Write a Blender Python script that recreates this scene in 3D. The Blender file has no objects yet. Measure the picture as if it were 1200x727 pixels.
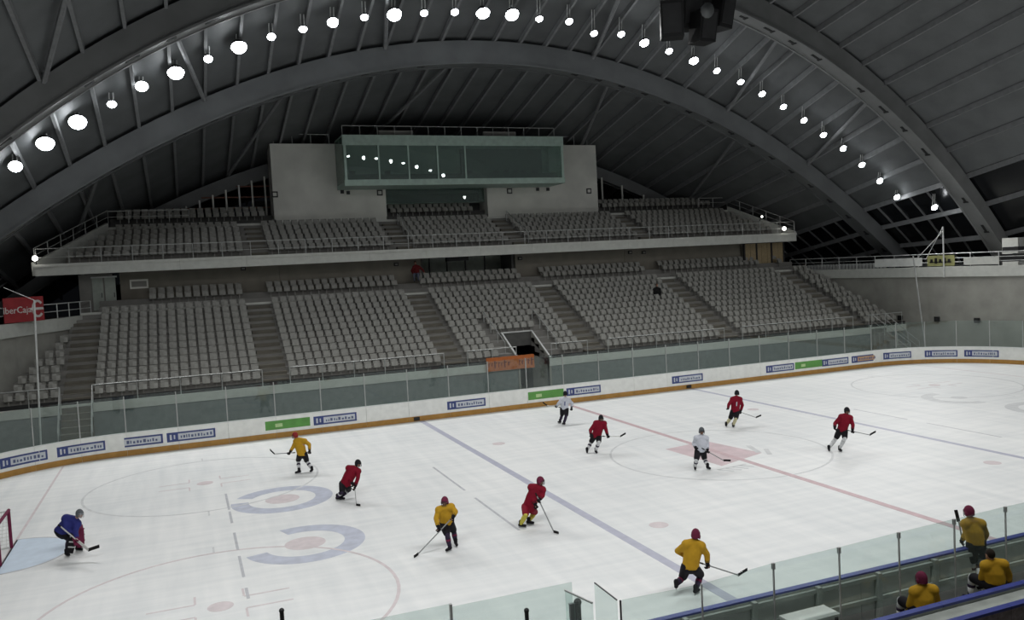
import bpy, bmesh, math, random
from mathutils import Vector, Matrix
random.seed(7)
PI = math.pi
scene = bpy.context.scene
COL = scene.collection

# ---------------------------------------------------------------- camera
CAM = Vector((-20.399, -29.199, 8.2536)); YAW, PITCH, ROLL, FPX = 0.37465, -0.05386, -0.0513, 982.51
_f = Vector((math.sin(YAW)*math.cos(PITCH), math.cos(YAW)*math.cos(PITCH), math.sin(PITCH)))
_r = Vector((math.cos(YAW), -math.sin(YAW), 0)); _u = _r.cross(_f)
RIGHT = math.cos(ROLL)*_r + math.sin(ROLL)*_u
UP = -math.sin(ROLL)*_r + math.cos(ROLL)*_u
FWD = _f
cam_data = bpy.data.cameras.new('camera'); cam = bpy.data.objects.new('camera', cam_data); COL.objects.link(cam)
cam_data.sensor_width = 36; cam_data.sensor_fit = 'HORIZONTAL'; cam_data.lens = 36*FPX/1200
cam_data.clip_end = 400; cam_data.clip_start = 0.05
cam.matrix_world = Matrix(((RIGHT.x, UP.x, -FWD.x, CAM.x), (RIGHT.y, UP.y, -FWD.y, CAM.y), (RIGHT.z, UP.z, -FWD.z, CAM.z), (0, 0, 0, 1)))
scene.camera = cam
def ray(u, v): return RIGHT*((u-600)/FPX) + UP*((363.5-v)/FPX) + FWD
def atz(u, v, z=0.0): d = ray(u, v); return CAM + d*((z-CAM.z)/d.z)
def aty(u, v, y): d = ray(u, v); return CAM + d*((y-CAM.y)/d.y)
def atx(u, v, x): d = ray(u, v); return CAM + d*((x-CAM.x)/d.x)
def atdep(u, v, dep): return CAM + ray(u, v)*dep
def depth(p): return (Vector(p)-CAM).dot(FWD)
def pix(p):
    d = Vector(p)-CAM; w = d.dot(FWD); return 600+FPX*d.dot(RIGHT)/w, 363.5-FPX*d.dot(UP)/w

# ---------------------------------------------------------------- world, exposure
wd = bpy.data.worlds.new('world'); scene.world = wd; wd.use_nodes = True
wd.node_tree.nodes['Background'].inputs[0].default_value = (0.55, 0.62, 0.75, 1)
wd.node_tree.nodes['Background'].inputs[1].default_value = 0.004
vs = scene.view_settings; vs.view_transform = 'Standard'; vs.look = 'None'; vs.gamma = 1; vs.use_curve_mapping = False
vs.exposure = 0.0
LAMP_W = 870.0          # every floodlight under the roof

# ---------------------------------------------------------------- materials
MATS = {}
def mat(name, col, rough=0.6, metal=0.0, var=0.12, scale=3.0, bump=0.0, spec=0.5, emit=None, estr=0.0):
    if name in MATS: return MATS[name]
    m = bpy.data.materials.new(name); m.use_nodes = True; nt = m.node_tree; b = nt.nodes['Principled BSDF']
    b.inputs['Roughness'].default_value = rough; b.inputs['Metallic'].default_value = metal
    b.inputs['Specular IOR Level'].default_value = spec
    tc = nt.nodes.new('ShaderNodeTexCoord'); nz = nt.nodes.new('ShaderNodeTexNoise')
    nz.inputs['Scale'].default_value = scale; nz.inputs['Detail'].default_value = 4
    nt.links.new(tc.outputs['Object'], nz.inputs['Vector'])
    rp = nt.nodes.new('ShaderNodeValToRGB'); c = col
    rp.color_ramp.elements[0].position = 0.3; rp.color_ramp.elements[1].position = 0.7
    rp.color_ramp.elements[0].color = (c[0]*(1-var), c[1]*(1-var), c[2]*(1-var), 1)
    rp.color_ramp.elements[1].color = (min(1, c[0]*(1+var)), min(1, c[1]*(1+var)), min(1, c[2]*(1+var)), 1)
    nt.links.new(nz.outputs['Fac'], rp.inputs['Fac']); nt.links.new(rp.outputs['Color'], b.inputs['Base Color'])
    if bump:
        bp = nt.nodes.new('ShaderNodeBump'); bp.inputs['Strength'].default_value = bump; bp.inputs['Distance'].default_value = 0.02
        nt.links.new(nz.outputs['Fac'], bp.inputs['Height']); nt.links.new(bp.outputs['Normal'], b.inputs['Normal'])
    if emit: b.inputs['Emission Color'].default_value = (*emit, 1); b.inputs['Emission Strength'].default_value = estr
    MATS[name] = m; return m
def glass(name, tint, ior=1.45, rough=0.0, haze=0.0):
    m = bpy.data.materials.new(name); m.use_nodes = True; nt = m.node_tree; nt.nodes.clear()
    out = nt.nodes.new('ShaderNodeOutputMaterial'); mx = nt.nodes.new('ShaderNodeMixShader')
    tr = nt.nodes.new('ShaderNodeBsdfTransparent'); gl = nt.nodes.new('ShaderNodeBsdfGlossy'); lw = nt.nodes.new('ShaderNodeLayerWeight'); lw.inputs['Blend'].default_value = 0.5
    pw = nt.nodes.new('ShaderNodeMath'); pw.operation = 'POWER'; pw.inputs[1].default_value = 4.0; nt.links.new(lw.outputs['Facing'], pw.inputs[0])
    r0 = ((ior-1)/(ior+1))**2; fr = nt.nodes.new('ShaderNodeMath'); fr.operation = 'MULTIPLY_ADD'; fr.inputs[1].default_value = 0.8*(1-r0); fr.inputs[2].default_value = r0
    nt.links.new(pw.outputs[0], fr.inputs[0]); gl.inputs['Roughness'].default_value = rough
    nz = nt.nodes.new('ShaderNodeTexNoise'); nz.inputs['Scale'].default_value = 0.7
    rp = nt.nodes.new('ShaderNodeValToRGB')
    rp.color_ramp.elements[0].color = (*[t*0.96 for t in tint], 1); rp.color_ramp.elements[1].color = (*tint, 1)
    nt.links.new(nz.outputs['Fac'], rp.inputs['Fac']); nt.links.new(rp.outputs['Color'], tr.inputs['Color'])
    nt.links.new(fr.outputs[0], mx.inputs[0]); nt.links.new(gl.outputs[0], mx.inputs[2])
    if haze:
        df = nt.nodes.new('ShaderNodeBsdfDiffuse'); df.inputs['Color'].default_value = (0.62, 0.75, 0.72, 1)
        m2 = nt.nodes.new('ShaderNodeMixShader'); m2.inputs[0].default_value = haze
        nt.links.new(tr.outputs[0], m2.inputs[1]); nt.links.new(df.outputs[0], m2.inputs[2]); nt.links.new(m2.outputs[0], mx.inputs[1])
    else: nt.links.new(tr.outputs[0], mx.inputs[1])
    nt.links.new(mx.outputs[0], out.inputs['Surface']); MATS[name] = m; return m
def ice_material():
    m = bpy.data.materials.new('ice'); m.use_nodes = True; nt = m.node_tree; b = nt.nodes['Principled BSDF']
    tc = nt.nodes.new('ShaderNodeTexCoord')
    def noise(sc, rot, detail, scale):
        mp = nt.nodes.new('ShaderNodeMapping'); mp.inputs['Scale'].default_value = sc; mp.inputs['Rotation'].default_value = (0, 0, rot)
        n = nt.nodes.new('ShaderNodeTexNoise'); n.inputs['Scale'].default_value = scale; n.inputs['Detail'].default_value = detail
        nt.links.new(tc.outputs['Object'], mp.inputs['Vector']); nt.links.new(mp.outputs[0], n.inputs['Vector']); return n
    n1 = noise((0.25, 2.2, 1), 0.35, 6, 1.3); n2 = noise((2.0, 0.2, 1), 0.6, 6, 1.1); n3 = noise((1, 1, 1), 0, 3, 0.12)
    a = nt.nodes.new('ShaderNodeMath'); a.operation = 'ADD'; nt.links.new(n1.outputs['Fac'], a.inputs[0]); nt.links.new(n2.outputs['Fac'], a.inputs[1])
    c = nt.nodes.new('ShaderNodeMath'); c.operation = 'ADD'; nt.links.new(a.outputs[0], c.inputs[0]); nt.links.new(n3.outputs['Fac'], c.inputs[1])
    d = nt.nodes.new('ShaderNodeMath'); d.operation = 'DIVIDE'; d.inputs[1].default_value = 3; nt.links.new(c.outputs[0], d.inputs[0])
    rp = nt.nodes.new('ShaderNodeValToRGB'); rp.color_ramp.elements[0].position = 0.36; rp.color_ramp.elements[1].position = 0.62
    rp.color_ramp.elements[0].color = (0.65, 0.675, 0.68, 1); rp.color_ramp.elements[1].color = (0.815, 0.825, 0.815, 1)
    nt.links.new(d.outputs[0], rp.inputs['Fac']); nt.links.new(rp.outputs['Color'], b.inputs['Base Color'])
    b.inputs['Roughness'].default_value = 0.5; b.inputs['Specular IOR Level'].default_value = 0.35
    MATS['ice'] = m; return m
ice_material()
M = MATS
glass('rink_glass', (0.88, 0.93, 0.915), haze=0.018); glass('booth_glass', (0.66, 0.78, 0.73), ior=1.75, haze=0.13)
mat('board_white', (0.80, 0.81, 0.78), 0.4, var=0.06); mat('kick_yellow', (0.42, 0.22, 0.045), 0.5)
mat('cap_blue', (0.035, 0.05, 0.26), 0.4); mat('cap_white', (0.74, 0.75, 0.74), 0.4, var=0.04)
mat('concrete', (0.24, 0.235, 0.22), 0.85, scale=1.2, bump=0.2); mat('wall_grey', (0.32, 0.315, 0.285), 0.85, scale=1.0, bump=0.2); mat('concrete_tan', (0.20, 0.185, 0.155), 0.85, scale=1.0, bump=0.2)
mat('concrete_aisle', (0.15, 0.14, 0.115), 0.9, scale=2); mat('concrete_dark', (0.10, 0.10, 0.095), 0.9)
mat('floor_concrete', (0.17, 0.175, 0.175), 0.8, scale=0.8); mat('fascia_white', (0.58, 0.59, 0.55), 0.6, var=0.06)
mat('teal_wall', (0.20, 0.225, 0.22), 0.7); mat('seat_grey', (0.285, 0.283, 0.26), 0.45, var=0.08)
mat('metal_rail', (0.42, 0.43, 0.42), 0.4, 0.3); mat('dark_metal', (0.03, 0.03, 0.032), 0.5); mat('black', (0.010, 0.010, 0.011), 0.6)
mat('roof_steel', (0.128, 0.135, 0.138), 0.6, var=0.15, scale=0.6); mat('purlin', (0.21, 0.215, 0.22), 0.55); mat('arch_steel', (0.20, 0.205, 0.205), 0.55, scale=0.7)
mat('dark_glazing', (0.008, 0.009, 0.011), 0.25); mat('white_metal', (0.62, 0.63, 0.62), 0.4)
mat('booth_wall', (0.70, 0.70, 0.65), 0.7, scale=0.5); mat('booth_frame', (0.40, 0.52, 0.46), 0.5); mat('interior', (0.34, 0.38, 0.34), 0.8)
mat('lamp_lens', (1, 1, 1), 0.3, emit=(0.93, 0.97, 1.0), estr=26.0); mat('small_lamp', (1, 1, 1), 0.3, emit=(1, 0.97, 0.9), estr=8.0)
mat('line_blue', (0.42, 0.43, 0.52), 0.5, var=0.08); mat('line_red', (0.53, 0.385, 0.405), 0.5, var=0.1); mat('line_grey', (0.44, 0.45, 0.48), 0.5)
mat('line_pink', (0.61, 0.545, 0.555), 0.5, var=0.1); mat('house_blue', (0.46, 0.49, 0.58), 0.5, var=0.12); mat('crease_blue', (0.54, 0.64, 0.75), 0.5, var=0.06)
mat('patch_red', (0.58, 0.46, 0.48), 0.5, var=0.12, scale=1.5); mat('circle_grey', (0.58, 0.595, 0.60), 0.5, var=0.1)
mat('ad_blue', (0.035, 0.055, 0.20), 0.5); mat('ad_white', (0.55, 0.58, 0.62), 0.5); mat('ad_ink', (0.09, 0.11, 0.22), 0.5)
mat('ad_green', (0.10, 0.30, 0.06), 0.5); mat('ad_lightgreen', (0.45, 0.62, 0.30), 0.5); mat('ad_orange', (0.50, 0.30, 0.16), 0.5)
mat('banner_red', (0.30, 0.025, 0.03), 0.6); mat('banner_print', (0.62, 0.60, 0.58), 0.6)
mat('sign_orange', (0.56, 0.15, 0.03), 0.6); mat('sign_ink', (0.20, 0.03, 0.015), 0.6); mat('sign_yellow', (0.36, 0.36, 0.15), 0.6)
mat('wood_tan', (0.40, 0.31, 0.18), 0.6, scale=6); mat('lit_door', (0.36, 0.40, 0.36), 0.6); mat('rust', (0.16, 0.07, 0.05), 0.8)
mat('pink_concrete', (0.26, 0.22, 0.22), 0.85, scale=9, var=0.35); mat('ledge', (0.34, 0.37, 0.34), 0.7)
for n, c in dict(jersey_yellow=(0.47, 0.27, 0.02), jersey_red=(0.19, 0.006, 0.020), jersey_white=(0.52, 0.54, 0.60), jersey_blue=(0.025, 0.03, 0.16),
                 pants_black=(0.012, 0.011, 0.014), sock_white=(0.58, 0.59, 0.60), sock_dark=(0.035, 0.025, 0.05), sock_yellow=(0.52, 0.46, 0.08),
                 sock_cream=(0.50, 0.47, 0.30), pad_maroon=(0.15, 0.02, 0.055), helmet_maroon=(0.14, 0.02, 0.05), helmet_red=(0.26, 0.03, 0.03),
                 helmet_black=(0.014, 0.014, 0.017), helmet_grey=(0.10, 0.11, 0.12), skin=(0.42, 0.24, 0.17), hair_dark=(0.02, 0.014, 0.010),
                 coat_red=(0.11, 0.012, 0.014), jeans=(0.10, 0.11, 0.15), coat_black=(0.012, 0.012, 0.012), steel=(0.45, 0.46, 0.47),
                 stick_grey=(0.28, 0.29, 0.29), stick_white=(0.6, 0.6, 0.58), tape_black=(0.012, 0.012, 0.012), eye=(0.02, 0.015, 0.012), lip=(0.30, 0.11, 0.09)).items():
    mat(n, c, 0.75, var=0.1, scale=9, spec=0.15)

# ---------------------------------------------------------------- mesh helpers
class MB:
    def __init__(s): s.v = []; s.f = []; s.mi = []
    def add(s, vs, fs, mi=0):
        o = len(s.v); s.v += [Vector(p) for p in vs]; s.f += [tuple(i+o for i in f) for f in fs]; s.mi += [mi]*len(fs); return s
    def box(s, x0, x1, y0, y1, z0, z1, mi=0):
        return s.add([(x0,y0,z0),(x1,y0,z0),(x1,y1,z0),(x0,y1,z0),(x0,y0,z1),(x1,y0,z1),(x1,y1,z1),(x0,y1,z1)],
                     [(3,2,1,0),(4,5,6,7),(0,1,5,4),(1,2,6,5),(2,3,7,6),(3,0,4,7)], mi)
    def obox(s, c, X, Y, Z, mi=0):     # centre and three half-axis vectors
        c = Vector(c); X = Vector(X); Y = Vector(Y); Z = Vector(Z)
        vs = [c+a*X+b*Y+d*Z for d in (-1, 1) for a, b in ((-1,-1),(1,-1),(1,1),(-1,1))]
        return s.add(vs, [(3,2,1,0),(4,5,6,7),(0,1,5,4),(1,2,6,5),(2,3,7,6),(3,0,4,7)], mi)
    def bar(s, p, q, w, h, up=(0,0,1), mi=0):   # box from p to q, width w, height h
        p = Vector(p); q = Vector(q); d = (q-p)/2; n = d.normalized(); up = Vector(up)
        sd = n.cross(up)
        if sd.length < 1e-4: sd = n.cross(Vector((1,0,0)))
        sd.normalize(); up2 = sd.cross(n)
        return s.obox((p+q)/2, d, sd*w/2, up2*h/2, mi)
    def tube(s, p, q, r0, r1=None, n=8, mi=0):
        p = Vector(p); q = Vector(q); r1 = r0 if r1 is None else r1; d = (q-p)
        if d.length < 1e-6: return s
        d.normalize(); a = d.orthogonal().normalized(); b = d.cross(a)
        vs = [c+(a*math.cos(2*PI*i/n)+b*math.sin(2*PI*i/n))*r for c, r in ((p, r0), (q, r1)) for i in range(n)]
        fs = [(i, (i+1)%n, n+(i+1)%n, n+i) for i in range(n)]+[tuple(range(n-1,-1,-1)), tuple(range(n, 2*n))]
        return s.add(vs, fs, mi)
    def ball(s, c, r, n=10, k=6, ax=None, mi=0):   # r scalar, or 3 radii with axes
        c = Vector(c); rr = (r, r, r) if not hasattr(r, '__len__') else r
        A = ax or (Vector((1,0,0)), Vector((0,1,0)), Vector((0,0,1)))
        vs = [c+A[2]*rr[2]]
        for j in range(1, k):
            t = PI*j/k
            for i in range(n):
                a = 2*PI*i/n; vs.append(c+A[0]*(rr[0]*math.sin(t)*math.cos(a))+A[1]*(rr[1]*math.sin(t)*math.sin(a))+A[2]*(rr[2]*math.cos(t)))
        vs.append(c-A[2]*rr[2]); L = len(vs)-1
        fs = [(0, 1+i, 1+(i+1)%n) for i in range(n)]
        for j in range(k-2):
            o = 1+j*n; fs += [(o+i, o+n+i, o+n+(i+1)%n, o+(i+1)%n) for i in range(n)]
        o = 1+(k-2)*n; fs += [(o+(i+1)%n, o+i, L) for i in range(n)]
        return s.add(vs, fs, mi)
    def capsule(s, p, q, r0, r1=None, n=10, mi=0):
        r1 = r0 if r1 is None else r1
        s.ball(p, r0, n, 6, mi=mi); s.ball(q, r1, n, 6, mi=mi); return s.tube(p, q, r0, r1, n, mi)
    def loft(s, rings, caps=True, mi=0):
        n = len(rings[0]); vs = [p for r in rings for p in r]; fs = []
        for j in range(len(rings)-1):
            fs += [(j*n+i, j*n+(i+1)%n, (j+1)*n+(i+1)%n, (j+1)*n+i) for i in range(n)]
        if caps: fs += [tuple(range(n-1, -1, -1)), tuple((len(rings)-1)*n+i for i in range(n))]
        return s.add(vs, fs, mi)
    def mesh(s, name, mats, origin=(0,0,0), smooth=False):
        o = Vector(origin); me = bpy.data.meshes.new(name)
        me.from_pydata([p-o for p in s.v], [], s.f)
        for m in (mats if isinstance(mats, (list, tuple)) else [mats]): me.materials.append(MATS[m])
        if isinstance(mats, (list, tuple)): me.polygons.foreach_set('material_index', s.mi)
        bm = bmesh.new(); bm.from_mesh(me); bmesh.ops.recalc_face_normals(bm, faces=bm.faces); bm.to_mesh(me); bm.free()
        if smooth: me.polygons.foreach_set('use_smooth', [True]*len(me.polygons))
        return me
    def build(s, name, mats, parent=None, origin=None, smooth=False):
        if parent is not None:
            o = Vector(WP[parent.name])
            ob = bpy.data.objects.new(name, s.mesh(name, mats, o, smooth)); COL.objects.link(ob); ob.parent = parent; WP[ob.name] = o
        else:
            o = Vector(origin or (0,0,0)); ob = bpy.data.objects.new(name, s.mesh(name, mats, o, smooth)); COL.objects.link(ob); ob.location = o; WP[ob.name] = o
        return ob
WP = {}
def wpos(o): return WP[o.name]
def tag(o, label=None, cat=None, group=None, kind=None):
    if label: o['label'] = label
    if cat: o['category'] = cat
    if group: o['group'] = group
    if kind: o['kind'] = kind
    return o
def thing(name, loc, label=None, cat=None, group=None, kind=None):
    o = bpy.data.objects.new(name, None); COL.objects.link(o); o.location = loc; o.empty_display_size = 0.2; WP[o.name] = Vector(loc)
    return tag(o, label, cat, group, kind)
def bevel_mesh(me, w, seg=1):
    bm = bmesh.new(); bm.from_mesh(me); bmesh.ops.bevel(bm, geom=bm.edges[:], offset=w, segments=seg, affect='EDGES', clamp_overlap=True); bm.to_mesh(me); bm.free()
def remesh(mb, voxel, smooth_it=2):
    me = mb.mesh('tmp', 'skin'); ob = bpy.data.objects.new('tmp', me); COL.objects.link(ob)
    md = ob.modifiers.new('r', 'REMESH'); md.mode = 'VOXEL'; md.voxel_size = voxel
    if smooth_it: sm = ob.modifiers.new('s', 'SMOOTH'); sm.factor = 0.5; sm.iterations = smooth_it
    ev = ob.evaluated_get(bpy.context.evaluated_depsgraph_get()); m2 = bpy.data.meshes.new_from_object(ev)
    out = MB(); out.v = [v.co.copy() for v in m2.vertices]; out.f = [tuple(p.vertices) for p in m2.polygons]; out.mi = [0]*len(out.f)
    bpy.data.objects.remove(ob); bpy.data.meshes.remove(me); bpy.data.meshes.remove(m2); return out
# ================================================================ THE ICE
HL, HW, RC, = 30.8, 15.0, 7.5
def rink_path():
    """closed outline, counted from far straight; list of (x, y, nx, ny, kind)"""
    P = []
    def straight(x0, y0, x1, y1, n, nx, ny, k):
        for i in range(n): t = i/n; P.append((x0+(x1-x0)*t, y0+(y1-y0)*t, nx, ny, k))
    def arc(cx, cy, a0, n, k):
        for i in range(n): a = a0-PI/2*i/n; P.append((cx+RC*math.cos(a), cy+RC*math.sin(a), math.cos(a), math.sin(a), k))
    sx, sy = HL-RC, HW-RC
    straight(-sx, HW, sx, HW, 20, 0, 1, 'far'); arc(sx, sy, PI/2, 6, 'cfr')
    straight(HL, sy, HL, -sy, 7, 1, 0, 'right'); arc(sx, -sy, 0, 6, 'cnr')
    straight(sx, -HW, -sx, -HW, 20, 0, -1, 'near'); arc(-sx, -sy, -PI/2, 6, 'cnl')
    straight(-HL, -sy, -HL, sy, 7, -1, 0, 'left'); arc(-sx, sy, PI, 6, 'cfl')
    return P
PATH = rink_path(); NP = len(PATH)
floor = MB(); ring = [(p[0], p[1], 0.0) for p in PATH]
fine = []
for i, p in enumerate(PATH):
    fine.append((p[0], p[1], 0.0))
    if p[4][0] == 'c':
        q = PATH[(i+1) % NP]; a = math.atan2(p[3], p[2]); b = math.atan2(q[3], q[2]); d = (b-a+PI) % (2*PI)-PI
        cx, cy = p[0]-RC*p[2], p[1]-RC*p[3]; m = a+d/2; fine.append((cx+RC*math.cos(m), cy+RC*math.sin(m), 0.0))
floor.add(fine, [tuple(range(len(fine)))])
FL = tag(floor.build('floor', 'ice'), kind='structure')
conc = MB().box(-60, 60, -50, 60, -0.30, -0.012)
tag(conc.build('floor_concourse', 'floor_concrete'), kind='structure')

ZL = 0.004
def strip(name, m, x0, x1, y0, y1, z=ZL): return MB().box(x0, x1, y0, y1, 0.0005, z).build(name, m, FL)
def ringmesh(name, m, cx, cy, r0, r1, a0=0.0, a1=2*PI, n=64, z=ZL):
    b = MB(); vs = []; fs = []
    for i in range(n+1):
        a = a0+(a1-a0)*i/n; c, s_ = math.cos(a), math.sin(a)
        vs += [(cx+r0*c, cy+r0*s_, z), (cx+r1*c, cy+r1*s_, z), (cx+r1*c, cy+r1*s_, 0.0005), (cx+r0*c, cy+r0*s_, 0.0005)]
    for i in range(n):
        o = i*4; fs += [(o, o+1, o+5, o+4), (o+1, o+2, o+6, o+5), (o+3, o, o+4, o+7)]
    return b.add(vs, fs).build(name, m, FL)
def disc(name, m, cx, cy, r, z=ZL, n=32):
    return MB().loft([[(cx+r*math.cos(2*PI*i/n), cy+r*math.sin(2*PI*i/n), zz) for i in range(n)] for zz in (0.0005, z)]).build(name, m, FL)
B = 8.667
strip('blue_line', 'line_blue', -B-.15, -B+.15, -14.98, 14.98); strip('blue_line', 'line_blue', B-.13, B+.13, -14.98, 14.98)
strip('centre_line', 'line_red', -.13, .13, -14.98, 14.98, .0065)
strip('goal_line', 'line_pink', -26.04, -25.95, -14.3, 14.3); strip('goal_line', 'line_pink', 25.95, 26.04, -14.3, 14.3)
ringmesh('centre_circle', 'circle_grey', 0, 0, 4.43, 4.52)
for sx in (-20, 20):
    for sy in (-7, 7):
        ringmesh('faceoff_circle', 'line_pink' if sy < 0 else 'circle_grey', sx, sy, 4.44, 4.53); disc('faceoff_spot', 'line_pink', sx, sy, 0.32)
        for ax in (-1, 1):
            for ay in (-1, 1):
                strip('faceoff_mark', 'line_pink', *sorted((sx+ax*.6, sx+ax*1.75)), sy+ay*.42-.03, sy+ay*.42+.03)
                strip('faceoff_mark', 'line_pink', sx+ax*.6-.03, sx+ax*.6+.03, *sorted((sy+ay*.45, sy+ay*1.0)))
        for ay in (-1, 1): strip('circle_mark', 'circle_grey', sx-.03, sx+.03, *sorted((sy+ay*4.5, sy+ay*5.1)))
for sx in (-7.17, 7.17):
    for sy in (-7, 7): disc('neutral_spot', 'line_pink', sx, sy, 0.30)
# goal crease
GY = 0.6
cr = MB(); pts = [(-26.0+1.8*math.cos(a), GY+1.8*math.sin(a)) for a in [(-PI/2+PI*i/24) for i in range(25)]]
cr.loft([[(x, y, z) for x, y in pts] for z in (0.0005, ZL)]); cr.build('goal_crease', 'crease_blue', FL)
ringmesh('crease_line', 'line_grey', -26.0, GY, 1.78, 1.85, -PI/2, PI/2, 32, ZL+.001)
# curling marks
for y0, y1 in ((0.1, 4.3), (-5.25, -1.05)): strip('hog_line', 'line_grey', -11.16, -11.08, y0, y1, .005)
for y0, y1 in ((2.3, 4.7), (0.5, 2.0), (-2.6, -0.7), (-5.1, -3.2), (-6.8, -6.0)): strip('tee_mark', 'line_grey', -19.35, -19.27, y0, y1, .0055)
for y0, y1 in ((-4.3, -0.5), (0.6, 4.0)): strip('hog_line', 'line_grey', 11.06, 11.13, y0, y1)
h1 = atz(331, 585); h2 = (-17.35, -3.0)
for (cx, cy, a0, a1) in ((h1.x, h1.y, -3.3, 2.6), (h2[0], h2[1], -2.9, 1.9)):
    ringmesh('curling_ring', 'house_blue', cx, cy, 1.2, 1.83, a0, a1, z=.0022); disc('curling_button', 'line_pink', cx, cy, 0.62, z=.0026)
for (cx, cy, a0, a1) in ((17.6, 3.3, 1.5, 4.6), (18.2, -1.2, 0, 2*PI)):
    ringmesh('curling_ring', 'circle_grey', cx, cy, 1.25, 1.83, a0, a1, z=.0022); disc('curling_button', 'circle_grey', cx, cy, 0.4, z=.0026)
# centre emblem: faded red block with grey strokes
em = MB().loft([[(x, y, z) for x, y in ((-1.5, 1.7), (0.8, 2.05), (1.35, -1.1), (-1.25, -2.0))] for z in (0.0005, .0022)]); em.build('centre_emblem', 'patch_red', FL)
for i, (x0, y0, x1, y1, w) in enumerate(((1.3, -1.0, 1.75, 0.3, .22), (1.45, -1.5, 1.95, -.6, .2), (-1.7, -2.45, -1.35, -2.9, .14), (-1.35, -2.4, -1.0, -2.9, .14),
                                         (-1.0, -2.35, -.65, -2.85, .14), (-.65, -2.3, -.3, -2.75, .14), (-1.75, -2.4, -.3, -2.25, .1))):
    MB().bar((x0, y0, .002), (x1, y1, .002), w, .003).build('emblem_stroke', 'circle_grey', FL)

# ================================================================ RINK BOARDS
BH, GT = 1.08, 2.88
RB = thing('rink_boards', (0, 15.0, 0), 'white rink boards with ochre kick strip and glass panes around the ice', 'rink boards')
def seg_pts(i, n=None):
    p, q = PATH[i], PATH[(i+1) % NP]
    if p[4][0] != 'c': return [(p[0], p[1], p[2], p[3]), (q[0], q[1], p[2], p[3])]
    cx, cy = p[0]-RC*p[2], p[1]-RC*p[3]; a = math.atan2(p[3], p[2]); N = 4
    return [(cx+RC*math.cos(a-PI/12*j/N), cy+RC*math.sin(a-PI/12*j/N), math.cos(a-PI/12*j/N), math.sin(a-PI/12*j/N)) for j in range(N+1)]
def wall_strip(pts, o0, o1, z0, z1, mb=None):
    mb = mb or MB()
    mb.loft([[(x+nx*o0, y+ny*o0, z0), (x+nx*o1, y+ny*o1, z0), (x+nx*o1, y+ny*o1, z1), (x+nx*o0, y+ny*o0, z1)] for x, y, nx, ny in pts]); return mb
def trimseg(pts, gap):
    a = Vector(pts[0][:2]); b = Vector(pts[-1][:2]); d = (b-a).normalized()*gap; out = list(pts)
    out[0] = (a.x+d.x, a.y+d.y, *pts[0][2:]); out[-1] = (b.x-d.x, b.y-d.y, *pts[-1][2:]); return out
for i in range(NP):
    k = PATH[i][4]; pts = seg_pts(i)
    pn = wall_strip(trimseg(pts, .006), 0.02, 0.12, 0.0, BH).build('board_panel', 'board_white', RB)
    wall_strip(trimseg(pts, .006), 0.0, 0.02, 0.0, 0.27).build('kick_strip', 'kick_yellow', pn)
    wall_strip(pts, -0.01, 0.14, BH, BH+.04).build('board_cap', 'cap_blue' if k == 'near' else 'cap_white', pn)
    xm = PATH[i][0]
    if k == 'near': gt = 2.28 if xm < -15.2 else None
    else: gt = GT
    if gt:
        wall_strip(trimseg(pts, .03), .065, .08, BH+.04, gt).build('glass_pane', 'rink_glass', RB)
        x, y, nx, ny = pts[0]
        tdir = Vector((-ny, nx, 0)); c = Vector((x+nx*.075, y+ny*.075, (BH+.04+gt)/2))
        MB().obox(c, tdir*.022, Vector((nx, ny, 0))*.03, Vector((0, 0, (gt-BH-.04)/2))).build('glass_post', 'metal_rail', RB)
# pane beside the bench gate
wall_strip([(-16.31, -15, 0, -1), (-13.92, -15, 0, -1)], .065, .08, BH+.04, 2.22).build('glass_pane', 'rink_glass', RB)

# adverts printed on the boards
def board_frame(u, v):
    """nearest boards point under a pixel, at z=.62"""
    best = None
    for i in range(NP):
        for x, y, nx, ny in seg_pts(i)[:-1] if PATH[i][4][0] == 'c' else [tuple(Vector((PATH[i][0], PATH[i][1])).lerp(Vector((PATH[(i+1) % NP][0], PATH[(i+1) % NP][1])), t))+(PATH[i][2], PATH[i][3]) for t in [j/24 for j in range(24)]]:
            if y < 0 and x > -29: continue
            pu, pv = pix((x, y, .62)); e = abs(pu-u)
            if pv > 600: continue
            if best is None or e < best[0]: best = (e, x, y, nx, ny)
    return best[1:]
def curve_patch(x, y, nx, ny, s0, s1, z0, z1, off, curved):
    rows = []
    n = 6 if curved else 1
    for j in range(n+1):
        s = s0+(s1-s0)*j/n
        if curved:
            cx, cy = x-RC*nx, y-RC*ny; a = math.atan2(ny, nx)-s/RC; R = RC+.02-off
            rows.append([(cx+R*math.cos(a), cy+R*math.sin(a), z) for z in (z0, z1)]+[(cx+(R+.008)*math.cos(a), cy+(R+.008)*math.sin(a), z) for z in (z1, z0)])
        else:
            px, py = x+ny*s+nx*(.02-off), y-nx*s+ny*(.02-off)
            rows.append([(px, py, z0), (px, py, z1), (px+nx*.008, py+ny*.008, z1), (px+nx*.008, py+ny*.008, z0)])
    return MB().loft(rows)
ADS = [(27,538,'b',0),(95,524,'b',1),(162,514,'b',2),(224,508,'b',3),(337.5,496,'g',0),(393,491,'b',4),(547,475,'b',5),(641,464,'g',0),(684,459.5,'b',6),
       (806,444,'b',7),(914,432,'b',8),(948,427,'g',0),(978.5,423.5,'b',9),(1013,419,'o',0),(1054,416,'b',10),(1101,415,'b',11),(1150,415,'b',12)]
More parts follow.
